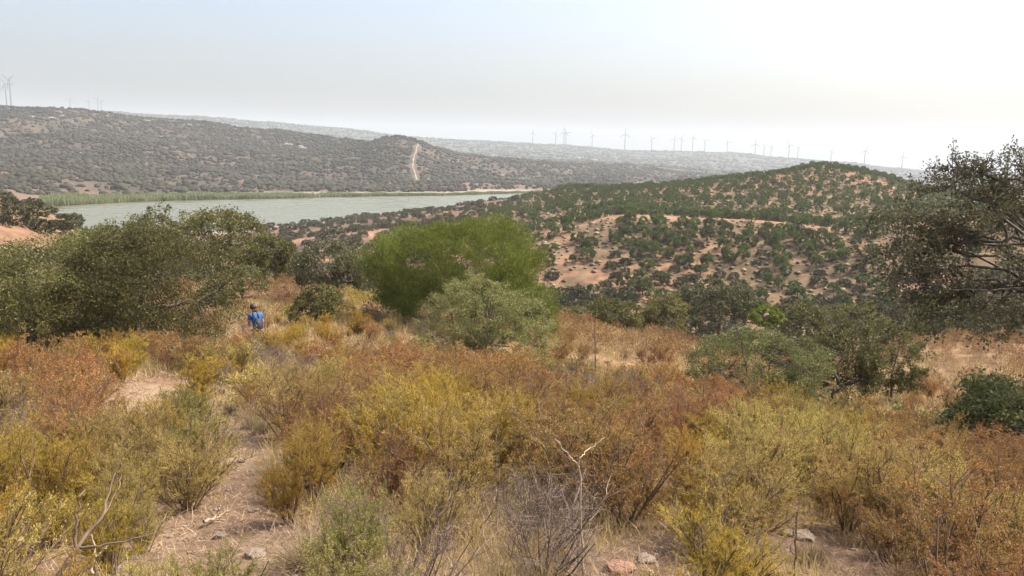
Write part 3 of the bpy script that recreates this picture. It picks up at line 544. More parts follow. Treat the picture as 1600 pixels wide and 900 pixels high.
def pine_label(px, r):
    if r < 262: 
        if px > 1290: return 'round young pine on the slope below the right end of the bare orange ridge'
        if px > 940: return 'round young pine on the near slope below the bare orange ridge'
        return 'round young pine left of the eroded gully on the near slope'
    if px < 840: return 'small pine on the pale open slope beside the end of the lake'
    if px > 1280: return 'small pine in the dense green stand on the right shoulder of the hill'
    return 'small pine on the hill behind the bare orange ridge'
def mid_plants():
    rng = rngA
    # pines on the right hand hill
    pts = np.vstack([scatter_polar(12000, -3, 34, 186, 262, 3.3, rng), scatter_polar(20000, -3, 34, 264, 520, 4.3, rng)]); x, y = pts.T; r = np.hypot(x, y); px = 800 + F_PX * x / y
    keep = np.ones(len(pts), bool)
    keep &= px > np.interp(r, [186, 250, 300, 400, 500], [860, 800, 740, 770, 800])
    bare = (np.abs(r - 246) < 8.5) & (rng.random(len(pts)) < .66); keep &= ~bare
    gully = (px > 845) & (px < 955) & (r < 250) & (rng.random(len(pts)) < .66); keep &= ~gully
    n = fbm(x / 28, y / 28, 61, 3); keep &= (n < .60) | (rng.random(len(pts)) < .6)
    keep &= ~((px > 1380) & (r > 200) & (r < 262) & (rng.random(len(pts)) < .7))
    pts = pts[keep]; x, y = pts.T; r = np.hypot(x, y); px = 800 + F_PX * x / y
    P = np.stack([x, y, H(x, y) - .1], 1); h = rng.uniform(2.3, 3.9, len(P)) * np.where(r < 262, 1.08, .95) * np.where(px < 860, .85, 1)
    ispine = rng.random(len(P)) < np.where(r < 208, .5, .88)
    size, vis = visible_order(P, h)
    res = []
    for kind in (True, False):
        idx = np.nonzero(ispine == kind)[0]; idx = idx[np.argsort(-(size[idx] + vis[idx] * 10))]
        cap = 295 if kind else 70
        top, rest = idx[:cap], idx[cap:]
        if kind:
            for n_, i in enumerate(top):
                k = rng.integers(0, len(pine_p)); e = link('pine_tree', None, loc=P[i]); e.rotation_euler = (0, 0, rng.uniform(0, 6.28)); s = h[i]
                wq = s * rng.uniform(.84, 1.12); e.scale = (wq, wq * rng.uniform(.9, 1.1), s * .92)
                link('crown', pine_p[k][0], e); link('trunk', pine_p[k][1], e)
                tag(e, pine_label(px[i], r[i]), 'pine tree', 'young pines planted over the hillside')
        else:
            for i in top:
                k = rng.integers(0, len(scrub_m)); e = link('scrub_oak', scrub_m[k], loc=P[i]); e.rotation_euler = (0, 0, rng.uniform(0, 6.28)); s = h[i] * .85
                e.scale = (s * 1.25, s * 1.25, s); tag(e, 'dark blue green scrub oak ' + ('low on the slope under the bare orange ridge' if r[i] < 262 else 'among the pines on the hill behind the orange ridge'), 'bush', 'scrub oaks scattered on the right hill')
        res.append((rest, kind))
    for rest, kind in res:
        rest = rest[:]
        if len(rest):
            s = h[rest][:, None] * np.array([[1.0, 1.0, .95]]) if kind else h[rest][:, None] * np.array([[1.05, 1.05, .85]])
            bulk(pine_v if kind else scrub_v, P[rest], s, rng, 'pine_plantation' if kind else 'hill_scrub', [M_pine, M_bark] if kind else [M_scrub, M_bark], 'farther young pines covering the hill' if kind else 'farther dark scrub covering the hill', None)
    # low ground scrub on hill (small tufts)
    pts = scatter_polar(40000, -5, 34, 170, 480, 1.6, rng); x, y = pts.T; n = fbm(x / 20, y / 20, 71, 3); k = (n > .36) & (800 + F_PX * x / y > 780) & ~((np.abs(np.hypot(x, y) - 254) < 8))
    pts = pts[k]; x, y = pts.T
    P = np.stack([x, y, H(x, y) + .1], 1); s = rng.uniform(.25, 1.0, (len(P), 1)) ** 1.3 * np.array([[1, 1, .55]])
    tag(link('low_scrub', build_mesh('low_scrub', [blobs(P, s, rng, .35)], [leafmat('low_scrub_leaves', [(.17, .115, .06), (.22, .15, .085), (.12, .09, .045), (.27, .21, .11)], trans=0)])), 'low brown heath tufts between the pines', kind='stuff')
    # peninsula scrub, valley trees, red bank bushes: same scrub bush meshes, named by place
    def group_bushes(nm, n, a0, a1, r0, r1, md, hmin, hmax, label, grp, cond, cap, stuffname, dark=1):
        pts = scatter_polar(n, a0, a1, r0, r1, md, rng); x, y = pts.T; k = cond(800 + F_PX * x / y, np.hypot(x, y), x, y); pts = pts[k]; x, y = pts.T
        P = np.stack([x, y, H(x, y) - .1], 1); P_ok = P[:, 2] > -39.7; P = P[P_ok]; h = rng.uniform(hmin, hmax, len(P)) * rng.choice([.7, 1, 1.2], len(P))
        size, vis = visible_order(P, h); idx = np.argsort(-(size + vis * 10)); idx = idx[vis[idx] | (np.arange(len(idx)) < cap)]
        for i in idx[:cap]:
            if not vis[i]: continue
            k = rng.integers(0, len(scrub_m)); e = link(nm, scrub_m[k], loc=P[i]); e.rotation_euler = (0, 0, rng.uniform(0, 6.28)); s = h[i]
            e.scale = (s * rng.uniform(1, 1.5), s * rng.uniform(1, 1.5), s * rng.uniform(.85, 1.1)); tag(e, label, 'bush', grp)
        rest = idx[cap:]
        if len(rest):
            bulk(scrub_v, P[rest], h[rest][:, None] * np.array([[1.3, 1.3, 1.]]), rng, stuffname, [M_scrub], 'dense scrub, ' + grp, None)
    group_bushes('headland_bush', 3600, -20, 3, 215, 510, 6.0, 2.2, 3.8, 'dark round bush on the red headland in front of the lake', 'bushes on the headland by the lake', lambda px, r, x, y: (px > 380) & (px < np.interp(r, [186, 250, 300, 400, 500], [860, 800, 740, 770, 840])) & (fbm(x / 40, y / 40, 81, 3) < .70), 140, 'headland_scrub')
    group_bushes('valley_oak', 2600, -34, 34, 82, 190, 4.6, 2.6, 5.2, 'dark oak bush low in the wooded valley behind the field', 'oaks filling the valley', lambda px, r, x, y: (px > 430) & (r > 84) | (px > 150) & (px <= 430) & (r > 95), 120, 'valley_scrub')
    group_bushes('bank_bush', 1200, -40, -24, 95, 175, 3.2, 1.4, 2.6, 'green bush growing on the red earth bank at the left edge', 'bushes on the red bank', lambda px, r, x, y: (px < 190) & (fbm(x / 15, y / 15, 91, 2) < .50), 60, 'bank_scrub')
mid_plants()

TRK = [at(x, y) for x, y in [(654, 226), (650, 238), (646, 250), (645, 262), (649, 272), (654, 284)]]
# far hillside scrub
def far_scrub():
    rng = np.random.default_rng(9)
    n = 110000; A = np.radians(rng.uniform(-36, 30, n)); R_ = np.sqrt(rng.uniform(640 ** 2, 2100 ** 2, n)); x = R_ * np.sin(A); y = R_ * np.cos(A)
    z = H(x, y); px = 800 + F_PX * x / y
    nz = fbm(x / 45, y / 45, 33, 4) * .6 + fbm(x / 160, y / 160, 34, 3) * .4
    k = (z > -38.6) & (px < 1240) & (R_ > np.interp(px, [100, 430, 560, 700, 830], [640, 715, 790, 830, 900])) & (rng.random(n) < np.clip(1.1 - ss(.44, .55, nz) * (.72 + .25 * ss(1150, 850, R_)), 0, 1))
    for a, b in zip(TRK[:-1], TRK[1:]):
        ax, ay, bx, by = a.x, a.y, b.x, b.y; tt = np.clip(((x - ax) * (bx - ax) + (y - ay) * (by - ay)) / ((bx - ax) ** 2 + (by - ay) ** 2), 0, 1)
        k &= (x - ax - tt * (bx - ax)) ** 2 + (y - ay - tt * (by - ay)) ** 2 > 6.0 ** 2
    x, y, z, R_ = x[k], y[k], z[k], R_[k]; n = len(x)
    s = rng.uniform(1.3, 3.0, n) * rng.choice([.6, 1, 1, 1.3], n)
    P = np.stack([x, y, z + s * .35], 1); S = np.stack([s * rng.uniform(.9, 1.3, n), s * rng.uniform(.9, 1.3, n), s * .75], 1)
    tag(link('distant_scrub', build_mesh('distant_scrub', [blobs(P, S, rng, .3)], [M_far])), 'grey green scrub covering the hills beyond the lake', kind='stuff')
    n = 16000; A = np.radians(rng.uniform(-36, 34, n)); R_ = rng.uniform(2200, 4800, n) ; R_[:5000] = rng.uniform(4300, 4800, 5000); x = R_ * np.sin(A); y = R_ * np.cos(A)
    s = rng.uniform(4, 9, n); P = np.stack([x, y, H(x, y) + s * .2], 1); S = np.stack([s * 1.3, s * 1.3, s * .6], 1)
    tag(link('ridge_scrub', build_mesh('ridge_scrub', [blobs(P, S, rng, .3)], [M_far])), 'tree cover of the farthest hazy ridge', kind='stuff')
far_scrub()

# reeds along the far shore
def reeds():
    rng = np.random.default_rng(10); n = 60000
    px = rng.uniform(60, 850, n); az = np.arctan((px - 800) / F_PX)
    rs = np.interp(px, [60, 100, 200, 300, 430, 560, 700, 830], [596, 603, 640, 668, 694, 742, 792, 890])
    r = rs + rng.uniform(0, 1, n) ** 1.2 * np.interp(px, [60, 150, 400, 520, 640, 700, 850], [45, 50, 32, 26, 12, 8, 20]) - 4
    x = r * np.sin(az); y = r * np.cos(az); cl = fbm(px / 30, r * 0, 5, 3); z = H(x, y)
    k = ((rng.random(n) < np.clip((cl - .3) * 6, .25, 1)) | (px < 420)) & (z < -38.0) & (z > -42.5); x, y, z, px, cl = x[k], y[k], z[k], px[k], cl[k]; n = len(x)
    h = rng.uniform(2.2, 3.9, n) * np.interp(px, [60, 400, 640, 850], [1.15, 1, .75, .6]) * (.45 + 1.1 * fbm(x / 14, y / 14, 19, 3))
    z = np.maximum(z, -40)
    V, F = leaves(np.stack([x, y, z], 1), rng.normal(size=(n, 3)) * .12 + [0, 0, 1], h, 1.15, rng, 0)
    tag(link('reed_bed', build_mesh('reed_bed', [(V, F)], [M_reed])), 'green reeds along the far shore of the lake', kind='stuff')
reeds()

# dirt track up the knoll beyond the lake
def track():
    pts = [(654, 226), (650, 238), (646, 250), (645, 262), (649, 272), (654, 284)]
    m = plainmat('track_dirt', (.22, .18, .13), (.30, .25, .19), .2)
    W = TRK; L = []; 
    for a, b in zip(W[:-1], W[1:]):
        for k in range(12):
            q = a.lerp(b, k / 12); L.append((q.x, q.y))
    L = np.array(L); T = np.gradient(L, axis=0); T /= np.linalg.norm(T, axis=1)[:, None]; Nn = np.stack([-T[:, 1], T[:, 0]], 1)
    wd = (.8 + np.random.default_rng(1).uniform(-.45, .45, len(L)))[:, None]; V = []
    for k in (-1, 0, 1):
        q = L + Nn * wd * k; V.append(np.stack([q[:, 0], q[:, 1], H(q[:, 0], q[:, 1]) + .5], 1))
    V = np.stack(V, 1); n = len(L); V = V.reshape(-1, 3); i = np.arange(n - 1)[:, None] * 3; j = np.arange(2)[None]
    F = np.stack([i + j, i + j + 1, i + j + 4, i + j + 3], -1).reshape(-1, 4)
    tag(link('path', build_mesh('path', [(V, F)], [m])), 'pale dirt track running down the knoll beyond the lake', kind='structure')
track()

def boulder(seed, sub=2):
    import bmesh
    bm = bmesh.new(); bmesh.ops.create_icosphere(bm, subdivisions=sub, radius=1); rng = random.Random(seed)
    o = [rng.uniform(0, 50) for _ in range(3)]
    from mathutils import noise as mn
    for v in bm.verts:
        p = v.co.copy(); d = mn.noise(p * 1.1 + Vector(o)) * .45 + mn.noise(p * 3 + Vector(o)) * .14
        v.co = p * (1 + d); v.co.z = v.co.z * .62
        v.co.x = max(min(v.co.x, .85), -.8)
    me = bpy.data.meshes.new('boulder'); bm.to_mesh(me); bm.free(); return me
far_b = [boulder(i) for i in range(4)]
for b in far_b: b.materials.append(M_prock)
def outcrops():
    rng = random.Random(4)
    spots = [(452, 228, 'pale rock outcrop with cleared ground on the ridge shoulder, upper left of the track', 9), (474, 233, 'pale rock outcrop', 9), (470, 230, '', 7), (97, 183, '', 7), (50, 184, '', 8), (82, 186, '', 7), (230, 190, '', 6), (670, 282, '', 7), (690, 290, '', 6), (700, 286, '', 5), (715, 262, '', 6), (740, 268, '', 6), (785, 275, '', 6), (795, 279, '', 5), (700, 250, '', 5), (706, 254, '', 5), (640, 296, '', 5), (665, 300, '', 4), (820, 282, '', 4), (590, 292, '', 4), (930, 251, '', 8), (905, 248, '', 8), (360, 201, '', 6), (365, 198, '', 7), (130, 240, '', 5), (205, 275, '', 4)]
    for x, y, _, s in spots:
        p = at(x + rng.uniform(-2, 2), y); r = math.hypot(p.x, p.y); sc = s * .16 * r / 1000 * 2.0
        o = link('rock_outcrop', far_b[rng.randrange(4)], loc=(p.x, p.y, p.z + sc * .35)); o.scale = (sc * 2.0, sc, sc * .8); o.rotation_euler = (0, 0, rng.uniform(-.4, .4))
        lab = 'pale rock outcrop on the hillside ' + ('right of the dirt track beyond the lake' if x > 656 else 'at upper left beyond the lake' if x < 400 else 'left of the dirt track beyond the lake')
        tag(o, lab, 'rock', 'pale outcrops on the hills beyond the lake')
outcrops()

# ------------------------------------------------------------------ wind turbines
def turbine_meshes():
    P = np.array([[[0, 0, 0], [0, 0, .5], [0, 0, 1.]]]); tower = build_mesh('tower', [tubes(P, np.array([[.036, .031, .024]]), 10)], [M_backlit])
    nac = build_mesh('nacelle', [tubes(np.array([[[0, .08, 0], [0, .075, 0], [0, -.05, 0], [0, -.07, 0]]]) * 1.0, np.array([[.001, .026, .028, .001]]), 8)], [M_backlit])
    hub = build_mesh('hub', [tubes(np.array([[[0, -.065, 0], [0, -.085, 0], [0, -.1, 0]]]), np.array([[.02, .018, .001]]), 8)], [M_backlit])
    z = np.array([0, .06, .12, .3, .46]); c = np.array([.018, .028, .042, .030, .010]); V = []
    for zz, cc in zip(z, c):
        V += [(-cc * .5, 0, zz), (0, -.006, zz), (cc * .7, 0, zz), (0, .006, zz)]
    F = [(4 * k + a, 4 * k + (a + 1) % 4, 4 * k + 4 + (a + 1) % 4, 4 * k + 4 + a) for k in range(4) for a in range(4)] + [(16, 17, 18, 19)]
    return tower, nac, hub, build_mesh('blade', [(np.array(V, float), np.array(F))], [M_backlit])
TM = turbine_meshes()
def turbine(x, yh, yb, r, ang, label, yaw=0):
    p = at(x, yb, r); zt = -(yh - hor(x)) / F_PX * r; zb = p.z - 2; h = zt - zb
    e = link('wind_turbine', None, loc=(p.x, p.y, zb)); e.rotation_euler = (0, 0, yaw)
    hv = (yb - yh) / F_PX * r
    tw = link('tower', TM[0], e); tw.scale = (hv, hv, h)
    hd = link('nacelle', TM[1], e, (0, 0, h)); hd.scale = (hv,) * 3
    hb = link('hub', TM[2], e, (0, 0, h)); hb.scale = (hv,) * 3
    for k in range(3):
        b = link('blade', TM[3], e, (0, -.075 * hv, h)); b.scale = (hv * 1.0,) * 3; b.rotation_euler = (0, math.radians(ang + 120 * k), 0)
    tag(e, label, 'wind turbine', 'wind turbines along the far ridge')
TS = [(11, 148, 172, 3600, 90, 'wind turbine nearest the left edge of the picture'), (18, 143, 172, 3500, 65, 'taller wind turbine second from the left edge'),
 (111, 166, 180, 4560, 20, 'very faint turbine alone on the left ridge, left of the pair'), (140, 168, 180, 4560, 10, 'faint turbine just left of the pair on the left ridge'), (154, 165, 180, 4560, 40, 'left one of the tight faint pair on the left ridge'), (159, 168, 180, 4600, 70, 'right one of the tight faint pair on the left ridge'),
 (832, 209, 224, 4560, 5, 'leftmost turbine of the long row on the middle ridge'), (868, 210, 226, 4560, 35, 'second turbine from the left in the long row'), (881, 208, 227, 4500, 0, 'left turbine of the close couple near the row start'), (884, 208, 228, 4450, 95, 'right turbine of the close couple near the row start'),
 (925, 213, 229, 4560, 100, 'lone turbine right of the close couple'), (976, 211, 233, 4450, 0, 'tall turbine with one blade straight up, left of centre row'), (1018, 218, 234, 4560, 80, 'turbine between the straight up bladed one and the middle trio'), (1053, 219, 235, 4560, 8, 'left turbine of the middle trio'), (1064, 218, 235, 4600, 25, 'faint middle turbine of the middle trio'), (1082, 217, 235, 4500, 0, 'right turbine of the middle trio'),
 (1101, 222, 236, 4400, 75, 'turbine with wide level blades right of the middle trio'), (1136, 224, 238, 4560, 95, 'turbine where the ridge begins to drop'), (1179, 227, 246, 4350, 0, 'larger turbine left of the hilltop cluster'), (1193, 230, 244, 4560, 60, 'turbine just right of the larger one over the hill'), (1204, 231, 246, 4560, 30, 'third turbine of the cluster over the hill'), (1232, 229, 247, 4560, 90, 'turbine above the left shoulder of the pine hill'), (1246, 233, 248, 4600, 45, 'small faint turbine next to the pine hill top'),
 (1298, 238, 253, 4560, 20, 'turbine directly behind the pine hill top'), (1350, 238, 259, 4560, 10, 'turbine right of the pine hill top'), (1409, 246, 263, 4560, 0, 'second turbine from the right end'), (1461, 248, 268, 4560, 50, 'rightmost turbine beside the overhanging branches')]
for i, (x, yh, yb, r, a, l) in enumerate(TS): turbine(x, yh, yb, r, a, l, random.Random(i).uniform(-.5, .5))

# ------------------------------------------------------------------ shrubs
def shrub(seed, kind, lod):
    """unit-height shrub: foliage (V,F) and stems (V,F)"""
    rng = np.random.default_rng(seed)
    n1 = {'yellow': 16, 'olive': 15, 'rust': 12, 'grey': 13, 'straw': 26, 'green': 14}[kind]
    sp = {'yellow': .55, 'olive': .65, 'rust': .75, 'grey': 1.1, 'straw': .5, 'green': .6}[kind]
    a = rng.uniform(0, 6.28, n1); t = sp * rng.uniform(.15, 1, n1); D = np.stack([np.cos(a) * t, np.sin(a) * t, np.ones(n1)], 1)
    S = np.stack([np.cos(a) * .05, np.sin(a) * .05, np.full(n1, -.04)], 1) * rng.uniform(.2, 1.6, (n1, 1))
    P1 = grow(S, D, rng.uniform(.65, 1.02, n1), 7, .25, .07, rng)
    if kind == 'straw':
        k = 60 if lod == 0 else 26
        st = np.repeat(S, k // 4, 0) + rng.normal(size=(n1 * (k // 4), 3)) * [.09, .09, 0]
        B = grow(st, rng.normal(size=(len(st), 3)) * [.4, .4, 0] + [0, 0, 1], rng.uniform(.3, .95, len(st)), 4, -.3, .1, rng)
        V, F = tubes(B, np.array([[1, .9, .7, .2]]) * rng.uniform(.003, .0045, (len(B), 1)) * (1 if lod == 0 else 2.2), 3)
        return (V, F), tubes(P1[:4], np.linspace(.005, .002, 7)[None] * np.ones((4, 1)), 3)
    m2 = 8; s2, t2 = pick(P1, rng.uniform(.12, .97, (n1, m2)))
    side = {'yellow': .45, 'olive': .55, 'rust': .7, 'grey': 1.0, 'green': .55}[kind]
    P2 = grow(s2, t2 + rng.normal(size=s2.shape) * side, rng.uniform(.18, .42, len(s2)), 5, .3, .1, rng)
    m3 = 7 if lod == 0 else 4
    s3, t3 = pick(P2, rng.uniform(.2, 1, (len(P2), m3)))
    P3 = grow(s3, t3 + rng.normal(size=s3.shape) * side, rng.uniform(.06, .17, len(s3)), 4, .25, .12, rng)
    stems = [tubes(P1, np.linspace(.013, .004, 7)[None] * rng.uniform(.6, 1.2, (n1, 1)), 4), tubes(P2, np.linspace(.0048, .002, 5)[None] * np.ones((len(P2), 1)), 3)]
    tw = tubes(P3, np.linspace(.0022, .001, 4)[None] * np.ones((len(P3), 1)) * (1 if lod == 0 else 1.8), 3)
    nl, L, W = {'yellow': (22, .026, .0052), 'olive': (19, .025, .0055), 'rust': (16, .018, .0085), 'grey': (3, .030, .004), 'green': (17, .028, .007)}[kind]
    if lod: nl, L, W = max(2, int(nl * .55)), L * 1.9, W * 2.6
    q, tq = pick(P3, rng.uniform(.05, 1.0, (len(P3), nl)))
    D = tq * (.9 if kind in ('yellow', 'olive') else .3) + rng.normal(size=q.shape) * (.45 if kind in ('yellow', 'olive') else .8) + [0, 0, .25]
    lv = leaves(q + rng.normal(size=q.shape) * .008, D, rng.uniform(.6, 1.3, len(q)) * L, rng.uniform(.7, 1.2, len(q)) * W, rng, .1)
    def cat(L_):
        V = []; F = []; o = 0
        for v, f in L_: V.append(v); F.append(f + o); o += len(v)
        return np.concatenate(V), np.concatenate(F)
    if kind == 'grey': return cat([tw, lv]), cat(stems)
    return lv, cat(stems + [tw])
KM = {'yellow': M_yel, 'olive': M_olv, 'rust': M_rus, 'grey': M_gry, 'straw': M_tan, 'green': M_grn}
NEARM = {}; FARM = {}
for ki, k in enumerate(KM):
    NEARM[k] = []; FARM[k] = []
    for i in range(4):
        fo, st = shrub(1000 + ki * 50 + i, k, 0); sm = M_dstem if k == 'straw' else (M_gry if k == 'grey' else M_stem)
        NEARM[k].append((build_mesh(k + '_foliage', [fo], [KM[k]]), build_mesh(k + '_stems', [st], [sm])))
        fo, st = shrub(2000 + ki * 50 + i, k, 1)
        FARM[k].append(build_mesh(k + '_shrub', [(fo[0], fo[1], 0), (st[0], st[1], 1)], [KM[k], sm]))
BL = '''60,560,R 20,545,Y 100,600,R 50,640,G 180,530,Y 230,590,G 270,520,R 300,590,Y 60,740,Y 200,760,O 290,660,N 330,740,O 100,830,Y 430,560,G 380,500,S 350,540,R
470,520,Y 520,515,Y 580,530,R 630,520,G 430,620,R 480,600,O 560,600,R 500,720,Y 440,730,Y 600,640,O 700,620,Y 660,560,R 800,610,R 860,640,R 770,680,Y 700,720,R 740,700,R
800,720,R 580,760,G 650,820,G 560,850,N 700,860,S 830,800,G 900,700,R 950,660,R 930,600,G 980,560,R 900,530,R 950,520,R 1060,530,R 1060,640,R 1130,640,R 1160,680,R 1080,720,Y
1070,760,Y 1150,740,O 1230,700,R 1340,760,O 1200,820,S 1160,870,Y 1330,870,S 1300,680,O 1260,660,O 1400,640,R 1450,700,R 1520,720,R 1500,800,R 1570,850,R 1440,850,R
1500,540,R 1480,600,R 1550,620,G 1400,760,O 250,860,O 20,860,Y 470,860,N 150,700,O 620,700,R 540,660,R 960,740,R 1000,800,O 1030,860,S 1560,540,R 1400,470,R 430,470,R 350,480,R 400,455,R
250,620,S 180,600,S 620,590,R 740,590,R 540,560,R 300,560,R 400,540,G 360,620,S 1010,700,R 1100,590,R 1020,545,R 1200,680,R 850,760,G 760,780,G 700,800,O 1230,760,O 450,800,G 520,800,O 60,640,R 130,640,R 420,680,R 1570,700,R 1400,720,R'''
KD = {'R': 'rust', 'Y': 'yellow', 'O': 'olive', 'G': 'grey', 'S': 'straw', 'N': 'green'}
BP = [(float(a), float(b), KD[c]) for a, b, c in (s.split(',') for s in BL.split())]
BX = np.array([(a, b) for a, b, _ in BP])
LOOK = {'yellow': 'bright yellow feathery shrub', 'olive': 'dull olive gold shrub', 'rust': 'rust brown leafy shrub', 'grey': 'bare grey twiggy shrub', 'straw': 'pale dry grass tussock', 'green': 'yellow green wispy shrub'}
LM = [(60, 560, 'below the wide oak at the left edge'), (190, 560, 'under the full left oak'), (405, 520, 'around the person in blue'), (400, 460, 'in the clearing beyond the person'), (520, 530, 'right of the person'), (640, 560, 'in front of the bright green bush'), (780, 620, 'before the silvery young oak'), (980, 560, 'right of the silvery oak'), (1150, 680, 'in front of the pale rounded oak'), (1500, 560, 'on the dry slope at right'), (1330, 700, 'below the forked dark oak'), (1500, 780, 'near the lower right corner'), (1250, 840, 'at the bare stony patch bottom right'), (1330, 760, 'mid slope at lower right'), (900, 800, 'around the tall pale dead stalk'), (640, 800, 'left of the pale dead stalk'), (480, 740, 'beside the bare path'), (370, 740, 'at the edge of the bare path'), (200, 700, 'left of the bare path'), (80, 800, 'near the lower left corner'), (600, 680, 'mid slope below the person')]
def in_bare(px, py):
    """bare ground: the path and the stony patches (by where the base stands)"""
    m = np.zeros(len(px), bool)
    for (x, y, w_, h_) in [(378, 930, 34, 70), (388, 850, 36, 60), (390, 780, 36, 60), (352, 795, 30, 42), (384, 720, 34, 50), (345, 670, 44, 22), (215, 650, 60, 28), (250, 612, 60, 24), (400, 610, 36, 22), (1040, 885, 90, 40), (1240, 850, 60, 26), (1330, 900, 60, 30), (950, 900, 60, 25), (410, 620, 40, 16)]:
        m |= ((px - x) / w_) ** 2 + ((py - y) / h_) ** 2 < 1
    return m
person_at = at(405, 552, 26.5)
def shrubs():
    rng = np.random.default_rng(31415)
    A = []
    near = scatter_polar(5000, -37, 37, 2.7, 11.5, .38, rng); mid = scatter_polar(9000, -36, 36, 11.5, 24, .78, rng); far = scatter_polar(16000, -36, 36, 24.3, 78, 1.15, rng)
    pts = np.vstack([near, mid, far]); x, y = pts.T; z = H(x, y); r = np.hypot(x, y); P = np.stack([x, y, z], 1)
    bx, by = proj(P); keep = ~in_bare(bx, by)
    tx, ty = proj(P + [0, 0, .28]); keep &= ~(in_bare(tx, ty) & (tx < 450) & (ty > 660))
    for (ox, oy, orr) in occupied: keep &= (x - ox) ** 2 + (y - oy) ** 2 > orr ** 2
    keep &= (x - person_at.x) ** 2 + (y - person_at.y) ** 2 > .45 ** 2
    pts = pts[keep]; P = P[keep]; r = r[keep]; bx = bx[keep]; by = by[keep]
    hgt = rng.choice([.55, .8, .95, 1.05], len(P)) * rng.uniform(.75, 1.0, len(P)) * np.interp(r, [3, 6, 14, 60], [.58, .76, .88, 1.0])
    mxp, myp = proj(P + np.stack([0 * hgt, 0 * hgt, hgt * .65], 1))
    cnt = {k: 0 for k in KM}; fam = {}; over = []
    ORD = ['first', 'second', 'third', 'fourth', 'fifth', 'sixth', 'seventh', 'eighth', 'ninth', 'tenth']; CARD = ['', 'one', 'two', 'three', 'four', 'five', 'six', 'seven', 'eight', 'nine', 'ten']
    order = np.argsort(r)
    for i in order:
        jx, jy = mxp[i] + rng.normal() * 18, myp[i] + rng.normal() * 12
        d = (BX[:, 0] - jx) ** 2 + ((BX[:, 1] - jy) * 1.6) ** 2; kind = BP[int(d.argmin())][2]
        if r[i] < 14 and rng.random() < .13: kind = rng.choice(['straw', 'straw', 'olive', 'yellow'])
        if kind == 'rust' and r[i] < 24 and rng.random() < .26: kind = rng.choice(['olive', 'grey', 'straw', 'grey'])
        if r[i] > 24 and kind in ('olive', 'rust') and rng.random() < .3: kind = 'straw'
        if kind == 'grey' and rng.random() < .3: kind = 'olive'
        if cnt[kind] >= 290 or r[i] > 38:
            over.append((i, kind)); continue
        cnt[kind] += 1
        h = hgt[i] * {'yellow': .95, 'olive': 1, 'rust': 1.05, 'grey': .85, 'straw': .55, 'green': .9}[kind]
        lm = min(LM, key=lambda q: (q[0] - mxp[i]) ** 2 + ((q[1] - myp[i]) * 1.5) ** 2)[2]
        nm = {'straw': 'grass_tussock', 'grey': 'bare_shrub'}.get(kind, kind + '_shrub')
        wd = h * rng.uniform(.9, 1.3) * (1.25 if kind == 'straw' else 1)
        rot = (rng.normal() * .06, rng.normal() * .06, rng.uniform(0, 6.28)); v = int(rng.integers(0, 4))
        if r[i] < 11:
            e = link(nm, None, loc=P[i]); link('foliage' if kind != 'straw' else 'blades', NEARM[kind][v][0], e); link('stems', NEARM[kind][v][1], e)
        else:
            e = link(nm, FARM[kind][v], loc=P[i])
        e.rotation_euler = rot; e.scale = (wd, wd, h)
        tag(e, LOOK[kind] + ' ' + lm, 'grass tussock' if kind == 'straw' else 'shrub', LOOK[kind] + 's covering the slope')
        fam.setdefault(e['label'], []).append((bx[i], e))
    hv = {}
    HM = {'rust': leafmat('brown_heath', [(.19, .105, .045), (.23, .135, .06), (.15, .085, .04), (.27, .185, .085)], trans=.35, patch=.5, pamp=.3), 'straw': leafmat('meadow_straw', [(.27, .185, .10), (.32, .23, .13), (.21, .14, .08)], trans=.3, patch=.4, pamp=.3), 'yellow': M_olv}
    for kind in KM:
        hv[kind] = []
        for k in range(3):
            q = np.random.default_rng(70 + k); n = 520; d = norm(q.normal(size=(n, 3))); d[:, 2] = np.abs(d[:, 2]); pq = d * q.uniform(.5, 1, (n, 1)) ** .6 * [.62, .62, .95] * (1 + .25 * noise(d[:, 0] * 3 + k * 7 + 20, d[:, 1] * 3 + 20, 5))[:, None]
            hv[kind].append([leaves(pq, d * .5 + q.normal(size=(n, 3)) * .5 + [0, 0, .9], q.uniform(.07, .16, n), q.uniform(.02, .045, n), q, .1)])
    for kind in KM:
        idx = np.array([i for i, k in over if k == kind], int)
        if len(idx):
            hh_ = hgt[idx] * (.65 if kind == 'straw' else 1)
            bulk(hv[kind], P[idx], np.stack([hh_ * 1.25, hh_ * 1.25, hh_], 1), rng, {'straw': 'dry_meadow', 'grey': 'grey_heath'}.get(kind, kind + '_heath'), [HM.get(kind, KM[kind])], LOOK[kind] + 's too far off to tell apart', None)
    for n_, (ppx, rr_, kd, hh2) in enumerate([(386, 25.4, 'rust', .85), (398, 25.2, 'grey', .95), (408, 25.5, 'olive', .9), (418, 25.1, 'straw', 1.3), (428, 25.6, 'yellow', .9), (402, 24.4, 'rust', .8), (414, 24.3, 'grey', .85), (392, 24.0, 'straw', 1.2), (424, 24.2, 'rust', .8)]):
        e = link({'straw': 'grass_tussock', 'grey': 'bare_shrub'}.get(kd, kd + '_shrub'), FARM[kd][n_ % 4], loc=at(ppx, 500, rr_)); e.scale = (hh2, hh2, hh2 * (.6 if kd == 'straw' else 1)); e.rotation_euler = (0, 0, n_)
        tag(e, LOOK[kd] + ' hiding the legs of the person in blue, ' + ['far left', 'left front', 'centre', 'right front', 'far right', 'nearer left', 'nearer right', 'nearest left', 'nearest right'][n_], 'grass tussock' if kd == 'straw' else 'shrub', LOOK[kd] + 's covering the slope')
    print('OVER', len(over), cnt)
    for lab, L in fam.items():
        L.sort(key=lambda q: q[0]); n = len(L)
        if 2 <= n <= 10:
            for k, (_, e) in enumerate(L):
                o_ = 'leftmost' if k == 0 else 'rightmost' if k == n - 1 else ORD[k] + ' from left'
                e['label'] = lab + ', ' + o_
